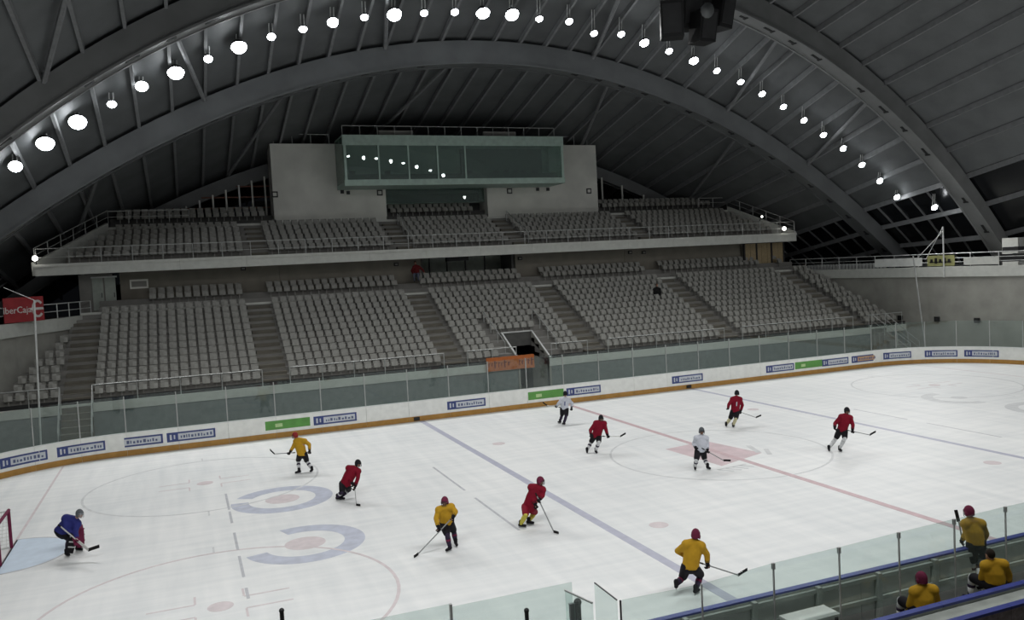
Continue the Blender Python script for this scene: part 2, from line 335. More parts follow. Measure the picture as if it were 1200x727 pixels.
for u, v, kind, k in ADS:
    x, y, nx, ny = board_frame(u, v); cur = abs(nx) > .02 and abs(ny) > .02
    wdt = 2.25 if abs(x) < 23 else 2.05
    if kind == 'g':
        a = curve_patch(x, y, nx, ny, -wdt/2, wdt/2, .44, .90, .004, cur).build('advert', 'ad_green', RB); a['label'] = 'green board advert with a pale square mark'
        curve_patch(x, y, nx, ny, -wdt*.28, -wdt*.12, .56, .74, .007, cur).build('advert_mark', 'ad_lightgreen', a)
        curve_patch(x, y, nx, ny, -wdt*.05, wdt*.38, .60, .66, .007, cur).build('advert_lettering', 'ad_green', a)
        continue
    a = curve_patch(x, y, nx, ny, -wdt/2, wdt/2, .42, .88, .004, cur).build('advert', 'ad_blue', RB); a['label'] = 'blue framed board advert with pale lettering field'
    curve_patch(x, y, nx, ny, -wdt*.27, wdt*.46, .50, .80, .007, cur).build('advert_field', 'ad_orange' if kind == 'o' else 'ad_white', a)
    curve_patch(x, y, nx, ny, -wdt*.44, -wdt*.40, .52, .78, .007, cur).build('advert_emblem', 'ad_white', a)
    curve_patch(x, y, nx, ny, -wdt*.36, -wdt*.33, .55, .75, .007, cur).build('advert_emblem', 'ad_white', a)
    rnd = random.Random(k); s = -wdt*.22
    while s < wdt*.40:
        w = rnd.uniform(.05, .12); h = rnd.uniform(.08, .16)
        curve_patch(x, y, nx, ny, s, min(s+w, wdt*.43), .57, .57+h, .010, cur).build('advert_lettering', 'ad_ink', a); s += w+rnd.uniform(.04, .08)
# small black drain blocks on the kick strip at the blue line
for u, v in ((490, 493), (812, 455)):
    p = atz(u, v+2); MB().box(p.x-.16, p.x+.16, 14.93, 15.01, .06, .24).build('kick_marker', 'black', RB)

# ================================================================ LOWER STAND
LY0, LZ0, LD, LR, LN = 19.2, 2.30, 0.72, 0.36, 12
def xl(y): # left end wall curve
    K = [(0, -32.3), (6, -32), (14, -31), (21, -29.2), (25.5, -27.0), (30.4, -25.3), (60, -25.3)]
    for (a, b), (c, d) in zip(K, K[1:]):
        if a <= y <= c: return b+(d-b)*(y-a)/(c-a)
    return -32.3
def xr(y):
    K = [(0, 32.6), (4, 32.4), (11, 31.8), (20, 30.6), (30.4, 29.0), (60, 29.0)]
    for (a, b), (c, d) in zip(K, K[1:]):
        if a <= y <= c: return b+(d-b)*(y-a)/(c-a)
    return 32.6
AIS = [-25.75, -15.75, -5.2, 4.45, 15.0, 26.4]; AW = 0.72
VX0, VX1, VYB = -1.05, 0.95, 21.9       # entrance gap through the tier
LS = thing('floor_lower_stand', (0, LY0, 0), kind='structure')
for r in range(LN):
    y0 = LY0+r*LD; y1 = y0+LD; z = LZ0+r*LR
    for a, b in ([(xl(y0), VX0), (VX1, xr(y0))] if y1 < VYB+.2 else [(xl(y0), xr(y0))]):
        MB().box(a, b, y0, y1, z-.55 if r else z-.5, z).build('terrace_step', 'concrete', LS)
    for ax in AIS:
        if ax-AW < xl(y0)+.2: continue
        MB().box(ax-AW, ax+AW, y0-.02, y1, z, z+.01).build('aisle_tread', 'concrete_aisle', LS)
        MB().box(ax-AW, ax+AW, y0+LD*.5, y1, z+.01, z+LR*.5).build('aisle_step', 'concrete_aisle', LS)
YA = LY0+LN*LD; ZA = LZ0+LN*LR            # cross aisle
MB().box(xl(28), xr(28), YA, YA+1.0, ZA-.5, ZA).build('cross_aisle', 'concrete', LS)
MB().box(xl(28), xr(28), YA-.05, YA+.02, ZA-.1, ZA+.04).build('aisle_edge', 'fascia_white', LS)
for k in range(2): MB().box(-25.2, 29, YA+1.0+k*.75, YA+1.75+k*.75, ZA-.5, ZA+.3+k*.36).build('terrace_step', 'concrete', LS)
# front wall of the stand with pale slab edge; steps at the aisle and the entrance cut-out
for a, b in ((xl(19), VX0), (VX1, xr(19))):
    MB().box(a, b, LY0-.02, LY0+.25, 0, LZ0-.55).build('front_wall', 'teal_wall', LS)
    MB().box(a, b, LY0-.06, LY0-.005, LZ0-.08, LZ0+.14).build('front_shade_strip', 'black', LS)  # black strip standing in for the shade below the first-row seats and rail
    MB().box(a, b, LY0-.16, LY0+.25, LZ0-.55, LZ0-.08).build('front_slab', 'fascia_white', LS)
for x in (VX0-.12, VX1): MB().box(x, x+.12, LY0-.1, VYB, 0, LZ0-.1).build('entrance_cheek', 'wall_grey', LS)
for x in (VX0-.12, VX1):
    m_ = MB(); m_.loft([[(xx, LY0-.15, LZ0-.2), (xx, VYB, LZ0+.9), (xx, VYB, LZ0+1.52), (xx, LY0-.15, LZ0+.0)] for xx in (x, x+.12)]); m_.build('entrance_cheek', 'wall_grey', LS)
    MB().bar((x+.06, LY0-.15, LZ0+.02), (x+.06, VYB, LZ0+1.54), .10, .06).build('entrance_coping', 'white_metal', LS)
MB().box(VX0-.12, VX1+.12, VYB, VYB+.15, LZ0+.6, LZ0+1.5).build('entrance_lintel', 'concrete_dark', LS)
MB().box(VX0-.12, VX1+.12, VYB-.02, VYB+.15, LZ0+1.5, LZ0+1.57).build('entrance_coping', 'white_metal', LS)
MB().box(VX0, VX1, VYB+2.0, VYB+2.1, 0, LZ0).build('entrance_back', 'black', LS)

# walls round the lower stand
def curved_wall(name, fx, ys, z0, z1, m, th):
    w = thing(name, (0, 0, 0), kind='structure')
    for ya, yb in zip(ys, ys[1:]):
        s = 1 if th > 0 else -1
        MB().loft([[(fx(y), y, z0), (fx(y)+th, y, z0), (fx(y)+th, y, z1), (fx(y), y, z1)] for y in (ya, yb)]).build('wall_panel', m, w)
    return w
PZ = 6.5
YS = [-20, -14, -8, -2, 2, 6, 10, 13, 16, 19, 22, 25, 28, 30.4]
def sxl(y): return xl(abs(y))
def sxr(y): return xr(abs(y))
WLE = curved_wall('wall_left', sxl, YS, 0, PZ-.72, 'wall_grey', -.3); WRI = curved_wall('wall_right', sxr, YS, 0, PZ-.72, 'wall_grey', .3)
for fx, th, nm in ((sxl, -.35, 'trim_1'), (sxr, .35, 'trim_2')):
    w = thing(nm, (0, 0, PZ), kind='structure')
    for ya, yb in zip(YS, YS[1:]):
        MB().loft([[(fx(y)-th*.4, y, PZ-.72), (fx(y)+th, y, PZ-.72), (fx(y)+th, y, PZ), (fx(y)-th*.4, y, PZ)] for y in (ya, yb)]).build('parapet_panel', 'fascia_white', w)
for fx, xo, th, nm in ((sxl, -47, -.3, 'floor_gallery_left'), (sxr, 47, .3, 'floor_gallery_right')):
    MB().loft([[(fx(y)+th, y, PZ-1.1), (xo, y, PZ-1.1), (xo, y, PZ-.75), (fx(y)+th, y, PZ-.75)] for y in YS+[46]]).build(nm, 'concrete_dark')['kind'] = 'structure'

# back wall under the balcony, with a dark passage
BWY = 30.4
WB = thing('wall_back', (0, BWY, ZA), kind='structure')
for a, b in ((-24.0, -14), (-14, -3.95), (3.5, 13), (13, 24.3)): MB().box(a+.01, b-.01, BWY, BWY+.25, ZA-.3, 9.1).build('wall_panel', 'concrete_tan', WB)
MB().box(-3.95, 3.5, BWY+2.6, BWY+2.8, ZA-.3, 9.1).build('passage_back', 'interior', WB)
for x in (-3.95, 3.3): MB().box(x, x+.2, BWY+.25, BWY+2.6, ZA-.3, 9.1).build('passage_side', 'concrete_dark', WB)
MB().box(-3.95, 3.5, BWY, BWY+2.8, ZA-.3, ZA+.3).build('passage_floor', 'concrete', WB)
for x in (-2.6, -1.2, 0.3, 1.9): MB().box(x, x+.08, BWY+2.52, BWY+2.6, ZA+.3, 9.1).build('passage_mullion', 'dark_metal', WB)
MB().box(-1.9, -.2, BWY+.1, BWY+.5, 8.75, 9.05).build('duct', 'black', WB)

# ================================================================ BALCONY / UPPER STAND
UY, UZ, UD, UR, UN = 28.9, 9.75, 0.85, 0.38, 6
BXL, BXR = -28.4, 28.1
US = thing('floor_upper_stand', (0, 28.0, 9.0), kind='structure')
def usx(y):  # side limits, cut back diagonally
    t = max(0, min(1, (y-28.2)/5.8)); return BXL+3.75*t, BXR-2.4*t
n_f = 14
for i in range(n_f):
    a = BXL+(BXR-BXL)*i/n_f; b = BXL+(BXR-BXL)*(i+1)/n_f
    MB().box(a+.004, b-.004, 27.85, 28.1, 9.02, 9.70).build('fascia_panel', 'fascia_white', US)
    MB().box(a+.004, b-.004, 27.78, 27.86, 9.55, 9.72).build('fascia_lip', 'fascia_white', US)
sl = MB(); l0, r0 = usx(28.1); l1, r1 = usx(34); sl.loft([[(l0, 28.1, z), (r0, 28.1, z), (r1, 35, z), (l1, 35, z)] for z in (9.05, 9.5)]); sl.build('balcony_slab', 'concrete_dark', US)
MB().box(BXL+.5, BXR-.5, 28.1, UY, 9.4, 9.72).build('balcony_walk', 'concrete', US)
for r in range(UN):
    y0 = UY+r*UD; a, b = usx(y0+UD)
    MB().box(a, b, y0, y0+UD, UZ+r*UR-.5, UZ+r*UR).build('terrace_step', 'concrete', US)
YW, ZW = UY+UN*UD, UZ+UN*UR        # 34.0, 12.03
a, b = usx(34)
MB().box(a, b, YW, 35.0, ZW-.5, ZW+.12).build('upper_walk', 'concrete', US)
MB().box(a, b, YW-.06, YW+.02, ZW, ZW+.16).build('walk_edge', 'fascia_white', US)
for x0, x1 in ((a, -13.5), (13.4, b), (-5.2, 3.2)):
    for k in range(2): MB().box(x0, x1, 35.0+k*.8, 35.8+k*.8, ZW-.4, ZW+.45+k*.38).build('terrace_step', 'concrete_dark', US)
for m_ in (a, b):
    s = -1 if m_ < 0 else 1; f0 = usx(28.1)[0 if s < 0 else 1]
    MB().loft([[(f0+s*.0, 28.1, z0), (m_, 34.0, z1), (m_+s*.18, 34.0, z1), (f0+s*.18, 28.1, z0)] for z0, z1 in ((9.05, 9.2), (9.85, ZW+.45))]).build('side_parapet', 'fascia_white', US)
UAIS = [-15.3, -5.3, 3.6, 14.5]
for ax in UAIS:
    for r in range(UN):
        MB().box(ax-.55, ax+.55, UY+r*UD, UY+r*UD+UD, UZ+r*UR, UZ+r*UR+.012).build('aisle_tread', 'concrete_aisle', US)
        MB().box(ax-.55, ax+.55, UY+r*UD+UD*.5, UY+r*UD+UD, UZ+r*UR, UZ+r*UR+UR*.5).build('aisle_step', 'concrete_aisle', US)

# ================================================================ ROOF
KY = [0, 14.25, 23.75, 38, 46.5]; KC = [27.3, 24.7, 21.6, 18.0, 15.6]; KA = [.0112, .0112, .0123, .0112, .0112]; KB = [2.75e-6, 2.75e-6, 0, 0, 0]
def zlow(x, y):
    y = abs(y)
    for i in range(4):
        if y <= KY[i+1] or i == 3:
            t = (y-KY[i])/(KY[i+1]-KY[i]); L = lambda K: K[i]+(K[i+1]-K[i])*t
            return L(KC)-L(KA)*x*x-L(KB)*x**4
DK = 1.6
def zdeck(x, y): return max(zlow(x, y)+DK, -0.1)
STEP = 1.83; PX = [i*STEP for i in range(-23, 24)]
CE = thing('ceiling', (0, 0, 20), kind='structure')
BAYS = [(0, 14.25), (14.25, 23.75), (23.75, 38), (38, 46.5)]
for bi, (ya, yb) in enumerate(BAYS):
    for i in range(len(PX)-1):
        x0, x1 = PX[i]+.03, PX[i+1]-.03
        if max(zdeck(x0, ya), zdeck(x1, ya)) <= 0.2: continue
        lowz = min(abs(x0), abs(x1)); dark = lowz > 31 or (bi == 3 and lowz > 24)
        b_ = MB(); n = 2
        b_.loft([[(x0, ya, zdeck(x0, ya)), (x1, ya, zdeck(x1, ya)), (x1, ya, zdeck(x1, ya)+.12), (x0, ya, zdeck(x0, ya)+.12)],
                 [(x0, yb, zdeck(x0, yb)), (x1, yb, zdeck(x1, yb)), (x1, yb, zdeck(x1, yb)+.12), (x0, yb, zdeck(x0, yb)+.12)]])
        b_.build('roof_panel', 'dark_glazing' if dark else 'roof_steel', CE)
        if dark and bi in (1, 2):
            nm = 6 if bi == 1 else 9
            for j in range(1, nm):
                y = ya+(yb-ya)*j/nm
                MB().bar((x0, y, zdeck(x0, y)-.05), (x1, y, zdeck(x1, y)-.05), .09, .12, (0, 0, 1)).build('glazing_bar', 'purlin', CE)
    for i, x in enumerate(PX):
        if zdeck(x, ya) <= 0.4: continue
        MB().bar((x, ya, zdeck(x, ya)-.17), (x, yb, zdeck(x, yb)-.17), .16, .34).build('purlin', 'purlin', CE)
# near half of the roof, behind and above the viewer: one panel per bay
for ya, yb in BAYS:
    rows = [[(x, -ya, zdeck(x, ya)), (x, -yb, zdeck(x, yb)), (x, -yb, zdeck(x, yb)+.12), (x, -ya, zdeck(x, ya)+.12)] for x in PX]
    MB().loft(rows).build('roof_panel', 'roof_steel', CE)
# arches
def arch(y, w=1.05, d=1.45, slots=True, m='arch_steel'):
    XS = [i*.915 for i in range(-44, 45)]; XS = [x for x in XS if zlow(x, y) > 1.0]
    b_ = MB(); b_.loft([[(x, y-w/2, zlow(x, y)), (x, y+w/2, zlow(x, y)), (x, y+w/2, zlow(x, y)+d), (x, y-w/2, zlow(x, y)+d)] for x in XS])
    A = b_.build('arch_beam', m, CE)
    for s in (-1, 1):
        fl = MB(); fl.loft([[(x, y+s*(w/2-.02), zlow(x, y)-.07), (x, y+s*(w/2+.13), zlow(x, y)-.07), (x, y+s*(w/2+.13), zlow(x, y)+.05), (x, y+s*(w/2-.02), zlow(x, y)+.05)] for x in XS])
        fl.build('arch_flange', m, A)
    if slots:
        for i, x in enumerate(PX):
            if abs(x) < 4 or zlow(x, y) < 6 or (i % 5 not in (0, 2) and y < 20): continue
            for dx, sl_ in ((.1, .22), (2.0, .34)) if y < 20 else ((.4, .2),):
                xx = x+dx; t = (Vector((xx+.1, 0, zlow(xx+.1, y)))-Vector((xx, 0, zlow(xx, y)))).normalized(); nrm = Vector((-t.z, 0, t.x))
                MB().obox(Vector((xx, y-.1, zlow(xx, y)))-nrm*.015, t*sl_, Vector((0, .10, 0)), nrm*.012).build('arch_slot', 'black', A)
                MB().obox(Vector((xx+t.x*sl_, y-.1, zlow(xx, y)+t.z*sl_))-nrm*.015, t*.07, Vector((0, .2, 0)), nrm*.012).build('arch_slot', 'black', A)
    return A
arch(14.25); arch(23.75, m='roof_steel'); arch(38, .7, 1.0, False, 'roof_steel'); arch(-14.25, slots=False); arch(-23.75, slots=False); arch(0, slots=False)
# diagonal bracing under the deck
def brace(x0, y0, x1, y1):
    MB().tube((x0, y0, zdeck(x0, y0)-.45), (x1, y1, zdeck(x1, y1)-.45), .13, n=6).build('brace', 'purlin', CE)
for c in (-23.8, -12.8, -1.8, 9.15, 20.1): brace(c, 23.75, c-3.66 if c < 0 else c+3.66, 38)
for c in (-20.1, -9.15, 5.5, 16.5, 23.8): brace(c, 14.25, c+1.83, 23.75)
for c in (-25.6, -16.5): brace(c, 14.25, c+3.66, 2)
# rear gallery wall behind the upper stand and far end walls
WU = thing('wall_far', (0, 46.3, 0), kind='structure')
for i in range(24):
    a = -42+i*3.5; h = min(zlow(a, 46.3), zlow(a+3.5, 46.3))+1.4
    if h > .6: MB().box(a+.01, a+3.49, 46.3, 46.5, 0, h).build('wall_panel', 'dark_metal', WU)
WN = MB(); WN.box(-42, 42, -46.5, -46.3, 0, 16.5); tag(WN.build('wall_near', 'concrete_dark'), kind='structure')
NS = MB()
for k in range(12): NS.box(-25, 25, -21.2-k*.8, -20.4-k*.8, 0, 1.6+k*.42)
tag(NS.build('floor_near_stand', 'concrete'), kind='structure')
# posts and shelving under the rear arch, left of the booth
WF = thing('trim_3', (-18, 37.5, 12), kind='structure')
for i in range(9):
    x = -21.5+i*.95; MB().box(x-.06, x+.06, 37.4, 37.52, 12.0, zlow(x, 38)+.1).build('post', 'booth_wall' if i % 3 else 'white_metal', WF)
for z, w in ((13.6, -21), (14.4, -18.5), (15.2, -16)): MB().box(w, -13.5, 37.5, 37.58, z-.05, z+.05).build('cross_bar', 'rust', WF)
for x in (15.0, 17.0, 19.2): MB().box(x-.06, x+.06, 37.4, 37.52, 12.0, zlow(x, 38)+.1).build('post', 'booth_wall', WF)
# ================================================================ PRESS BOOTH
BO = thing('press_booth', (0, 35.0, 12.2), 'pale grey press booth with a long green-glazed window box above the upper seats', 'booth')
for x0, x1 in ((-13.6, -5.15), (3.2, 13.25)):
    MB().box(x0, x1, 35.0, 37.2, 12.1, 18.05).build('booth_wall', 'booth_wall', BO)
MB().box(-5.15, 3.2, 35.6, 37.2, 14.7, 18.05).build('booth_wall', 'booth_wall', BO)
MB().box(-5.15, 3.2, 37.0, 37.2, 12.1, 14.7).build('recess_back', 'dark_metal', BO)
for a, b in ((-5.1, -2.35), (-2.33, .4), (.42, 3.15)): MB().box(a, b, 35.62, 35.64, 13.5, 14.7).build('recess_pane', 'booth_glass', BO)
MB().box(-5.15, 3.2, 36.9, 36.98, 13.55, 13.65).build('recess_rail', 'metal_rail', BO)
GX0, GX1, GYF, GZ0, GZ1 = -8.85, 8.75, 31.9, 14.85, 18.25
MB().box(GX0, GX1, GYF, 35.0, GZ0-.28, GZ0).build('box_floor', 'booth_frame', BO)
MB().box(GX0, GX1, GYF, 35.0, GZ1-.12, GZ1).build('box_roof', 'booth_frame', BO)
MB().box(GX0, GX1, 34.9, 35.0, GZ0, GZ1).build('box_back', 'interior', BO)
MB().box(1.0, 8.0, 34.6, 34.9, GZ0+.5, GZ1-.6).build('box_back_panel', 'concrete_dark', BO)
MB().box(GX0, GX1, GYF, GYF+.18, GZ1-.75, GZ1-.12).build('box_header', 'booth_frame', BO)
MB().box(GX0, GX1, GYF-.02, GYF+.18, GZ0, GZ0+.16).build('box_sill', 'booth_frame', BO)
MX = [GX0+.14, -6.25, -4.0, -1.75, 0.45, GX1-.14]
for x in MX: MB().box(x-.09 if x in (MX[0], MX[-1]) else x-.05, x+.09 if x in (MX[0], MX[-1]) else x+.05, GYF-.01, GYF+.16, GZ0+.1, GZ1-.1).build('box_mullion', 'booth_frame', BO)
for a, b in zip(MX, MX[1:]): MB().box(a+.05, b-.05, GYF+.05, GYF+.07, GZ0+.16, GZ1-.75).build('box_pane', 'booth_glass', BO)
for x in (GX0, GX1-.02): MB().box(x, x+.02, GYF+.16, 34.9, GZ0, GZ1-.12).build('box_side_pane', 'booth_glass', BO)
MB().box(GX0+.3, GX1-.3, 32.6, 33.1, GZ0+.02, GZ0+.62).build('desk', 'dark_metal', BO)
for i, (u, v) in enumerate(((322, 228), (401, 225), (408, 226), (445, 226), (597, 224), (630, 222), (642, 222), (690, 224))):
    p = aty(u, v, 34.98); w = .22 if u in (322, 445, 597, 690) else .13
    f_ = MB().box(p.x-w, p.x+w, 34.93, 35.0, p.z-w, p.z+w).build('wall_fitting', 'dark_metal', BO)
    if w > .2: MB().box(p.x-w*.6, p.x+w*.6, 34.92, 34.94, p.z-w*.55, p.z+w*.55).build('fitting_face', 'booth_wall', f_)
# people's chairs seen through the glazing
for i, x in enumerate((1.4, 3.6, 4.5, 5.3, 6.0, 7.0, -7.9, -5.2)):
    c = thing('booth_chair', (x, 33.6, GZ0), 'dark office chair standing behind the booth glazing', 'chair', 'chairs in the press booth')
    MB().box(x-.24, x+.24, 33.38, 33.84, GZ0+.42, GZ0+.5).build('seat', 'black', c); MB().box(x-.22, x+.22, 33.80, 33.86, GZ0+.5, GZ0+1.0).build('backrest', 'black', c)
    MB().tube((x, 33.6, GZ0), (x, 33.6, GZ0+.42), .04).build('stem', 'dark_metal', c); MB().box(x-.2, x+.2, 33.4, 33.8, GZ0, GZ0+.05).build('foot', 'dark_metal', c)

# ================================================================ RAILINGS
def railing(pts, h, label, spacing=1.6, mids=(0.5,), m='metal_rail', r=.028, name='railing', group=None):
    root = thing(name, pts[0], label, 'railing', group)
    for a, b in zip(pts, pts[1:]):
        a = Vector(a); b = Vector(b); n = max(1, round((b-a).length/spacing))
        for i in range(n+1):
            if i == n and b != Vector(pts[-1]): continue
            p = a.lerp(b, i/n); MB().tube(p, p+Vector((0, 0, h)), r, n=6).build('post', m, root)
        MB().tube(a+Vector((0, 0, h)), b+Vector((0, 0, h)), r, n=6).build('top_rail', m, root)
        for k in mids: MB().tube(a+Vector((0, 0, h*k)), b+Vector((0, 0, h*k)), r*.7, n=6).build('mid_rail', m, root)
    return root
railing([(BXL+.1, 27.95, 9.7), (BXR-.1, 27.95, 9.7)], .95, 'long metal railing along the front edge of the balcony', 1.75, (.45,))
ul, ur = usx(34)
railing([(BXL, 28.1, 9.85), (ul, 34.0, ZW+.45)], .85, 'sloping rail down the balcony side above the red banner', 1.3)
railing([(BXR, 28.1, 9.85), (ur, 34.0, ZW+.45)], .85, 'sloping rail down the balcony side above the tan doors', 1.3)
railing([(ul, 34.0, ZW+.45), (-19.5, 34.0, ZW+.45)], .8, 'short level rail at the top corner of the balcony beside the steel shelving', 1.3)
railing([(ur, 34.0, ZW+.45), (ur-3.0, 34.0, ZW+.45)], .8, 'short level rail at the top corner of the balcony beside bare roof beams', 1.3)
railing([(-13.3, 35.3, 18.05), (-9.2, 35.3, 18.05)], .75, 'rail on the booth roof over the blank wall with one square fitting', 1.3, ())
railing([(GX0+.1, 32.3, GZ1), (GX1-.6, 32.3, GZ1)], .72, 'long rail on the roof of the glazed window box', 1.35, ())
railing([(8.9, 35.3, 18.05), (12.6, 35.3, 18.05)], .75, 'rail on the booth roof over the blank wall beside bare beams', 1.2, ())
MB().box(-6.0, -3.4, 32.4, 32.7, GZ1, GZ1+.42).build('roof_duct', 'concrete'); d_ = bpy.data.objects['roof_duct']; tag(d_, 'low grey duct on the booth roof above the three narrow panes', 'duct')
d2 = MB().box(2.2, 4.9, 32.4, 32.7, GZ1, GZ1+.42).build('roof_duct', 'concrete'); tag(d2, 'low grey duct on the booth roof above the one wide pane', 'duct')
def skip_rail(x0, x1, lab): railing([(x0, LY0-.05, LZ0-.08), (x1, LY0-.05, LZ0-.08)], .92, lab, 1.9, ())
xs = [xl(19.2)+.3]
bl = ['beside the corner steps by the banner wall', 'between the corner steps and the next stairway', 'between the plain stairway and the orange sign', 'behind the orange sign', 'just past the entrance', 'below the seated spectator', 'ahead of the tan doors', 'at the corner stairs by the plain end wall']
cuts = [xl(19.2)+.3, AIS[0]-.75, AIS[0]+.75, AIS[1]-.75, AIS[1]+.75, AIS[2]-.75, AIS[2]+.75, VX0-.2, VX1+.2, AIS[3]-.75, AIS[3]+.75, AIS[4]-.75, AIS[4]+.75, AIS[5]-.75, AIS[5]+.75, xr(19.2)-.3]
for i in range(8): skip_rail(cuts[2*i], cuts[2*i+1], 'front barrier rail of the lower stand '+bl[i])
for ax in UAIS[1:3]:
    a0 = (ax+.6, UY+.3, UZ+.1); a1 = (ax+.6, UY+4.6, UZ+.1+4.3*UR/UD); railing([a0, a1], .8, 'stair handrail in the upper stand below the '+('plain booth wall' if ax < 0 else 'open recess edge'), 1.4, ())
for s, lab in ((VX0-.75, 'handrail beside the entrance gap, on the orange sign side'), (VX1+.75, 'handrail beside the entrance gap, on the open side')):
    railing([(s, LY0+.4, LZ0+.4), (s, VYB+1.4, LZ0+.4+4.2*.5*.86)], .75, lab, 1.3, ())
# corner stair down to the rink side, far corner
railing([(27.2, LY0-.3, 2.3), (28.9, 17.0, .15)], .9, 'inner rail of the corner stair beside the plain end wall', 1.2); railing([(28.5, LY0-.3, 2.3), (30.0, 17.2, .15)], .9, 'outer rail of the corner stair beside the plain end wall', 1.2)
CS = thing('corner_stair', (27.9, 18, 0), 'concrete corner stair between two rails by the plain end wall', 'stairs')
for k in range(7): MB().box(27.3+k*.24, 28.6+k*.22, 18.9-k*.28, 19.2-k*.28, 0, 2.1-k*.3).build('step', 'concrete', CS)
CS2 = thing('corner_stair', (AIS[0], 18.5, 0), 'concrete steps dropping to the rink at the banner corner', 'stairs')
for k in range(7): MB().box(AIS[0]-.7, AIS[0]+.7, 18.9-k*.28, 19.2-k*.28, 0, 2.1-k*.3).build('step', 'concrete_aisle', CS2)
for s in (-.75, .75): railing([(AIS[0]+s, 19.1, 2.25), (AIS[0]+s, 17.2, .2)], .9, 'steep handrail of the banner corner steps, '+('banner side' if s < 0 else 'seating side'), 1.1)
# galleries above the end walls
gl = [(xl(y)-.1, y, PZ) for y in (6, 10, 14, 18, 21, 25.5, 29.5)]; railing(gl, .85, 'white gallery rail behind the red banner', 1.6, (.5,), 'white_metal')
gr = [(xr(y)+.1, y, PZ) for y in (4, 8, 12, 16, 20, 25, 30)]; railing(gr, .95, 'white gallery rail above the plain end wall', 1.7, (.35, .65), 'white_metal')

# ================================================================ SEATS
def seat_mesh():
    m = MB(); w = .205
    rows = []                                            # curved back shell
    for k in range(5):
        x = -w+2*w*k/4; dy = .05*(1-(x/w)**2)
        rows.append([(x, -.01+dy, .32), (x, .03+dy, .32), (x, .15+dy, .70), (x, .09+dy, .70)])
    m.loft(rows)
    rows = []                                            # tipped-up pan
    for k in range(3):
        x = -w*.92+2*w*.92*k/2; dy = .03*(1-(x/w)**2)
        rows.append([(x, -.13-dy, .34), (x, -.08-dy, .30), (x, -.02-dy, .58), (x, -.07-dy, .60)])
    m.loft(rows)
    m.box(-.03, .03, 0, .06, 0, .42)
    return m
SPR = min(range(LN), key=lambda r_: abs(aty(770, 345, LY0+r_*LD+.3).z-(LZ0+r_*LR+.47))); SPX = aty(770, 345, LY0+SPR*LD+.3)
SM = seat_mesh(); seat_me = SM.mesh('stand_seat', 'seat_grey')
spots = []
PITCH_S = .53
for r in range(LN):
    y = LY0+r*LD+.42; z = LZ0+r*LR
    edges = [xl(y)+.35]+[e for a_ in AIS for e in (a_-AW, a_+AW)]+[xr(y)-.35]
    for bi in range(0, len(edges), 2):
        a, b = edges[bi], edges[bi+1]
        if b-a < .5: continue
        n = int((b-a)/PITCH_S); off = (b-a-n*PITCH_S)/2
        for k in range(n):
            x = a+off+PITCH_S*(k+.5)
            if VX0-.85 < x < VX1+.85 and y < VYB+.5: continue
            if min(abs(x-VX0+.75), abs(x-VX1-.75)) < .3 and y < VYB+1.7: continue
            if abs(x-SPX.x) < .32 and r == SPR: continue
            spots.append((x, y, z, bi//2, r, 'L'))
edges = [-25.0]+[e for a_ in AIS[1:] for e in (a_-AW, a_+AW)]+[28.6]
for k2 in range(2):
    for bi in range(0, len(edges), 2):
        a, b = edges[bi], edges[bi+1]; n = int((b-a)/PITCH_S)
        for k in range(n):
            x = a+PITCH_S*(k+.5)
            if x < -22.6 or x > 27.6: continue
            spots.append((x, YA+1.4+k2*.75, ZA+.3+k2*.36, bi//2, 20+k2, 'B'))
for r in range(UN):
    y = UY+r*UD+.5; a, b = usx(y+.5); e = [a+.4]+[q for ax in UAIS for q in (ax-.55, ax+.55)]+[b-.3]
    for bi in range(0, len(e), 2):
        n = int((e[bi+1]-e[bi])/PITCH_S)
        for k in range(n): spots.append((e[bi]+PITCH_S*(k+.5), y, UZ+r*UR, bi//2, r, 'U'))
for x0, x1 in ((ul+.4, -14), (13.8, ur-.4), (-4.8, 2.6)):
    for k2 in range(2):
        n = int((x1-x0)/PITCH_S)
        for k in range(n): spots.append((x0+PITCH_S*(k+.5), 35.45+k2*.8, ZW+.45+k2*.38, 9, 30+k2, 'T'))
def inframe(s):
    u, v = pix((s[0], s[1], s[2]+.5)); return 3 < u < 1197 and 3 < v < 724
spots.sort(key=lambda s: (0 if inframe(s) else 1, (Vector(s[:3])-CAM).length))
ORD = ['first', 'second', 'third', 'fourth', 'fifth', 'sixth', 'seventh', 'eighth', 'ninth', 'tenth', 'eleventh', 'twelfth']
BLK = ['corner block by the banner wall', 'block beside the corner steps', 'block before the orange sign', 'block around the entrance gap', 'block below the seated spectator', 'block ahead of the tan doors', 'block by the plain end wall']
for s in spots[:300]:
    o = bpy.data.objects.new('stand_seat', seat_me); COL.objects.link(o); o.location = s[:3]; WP[o.name] = Vector(s[:3])
    tag(o, f'grey tip-up stand seat, {ORD[s[4]]} row from the front, {BLK[s[3]]}', 'seat', 'grey seats in the lower stand')
rest = MB()
vs0 = [tuple(p) for p in SM.v]; rv = []; rf = []
for s in spots[300:]:
    o = len(rv); rv += [(p[0]+s[0], p[1]+s[1], p[2]+s[2]) for p in vs0]; rf += [tuple(i+o for i in f) for f in SM.f]
me = bpy.data.meshes.new('stand_seats'); me.from_pydata(rv, [], rf); me.materials.append(M['seat_grey'])
o = bpy.data.objects.new('stand_seats', me); COL.objects.link(o); tag(o, 'rows of grey tip-up seats filling the rest of both stands', 'seats', kind='stuff')

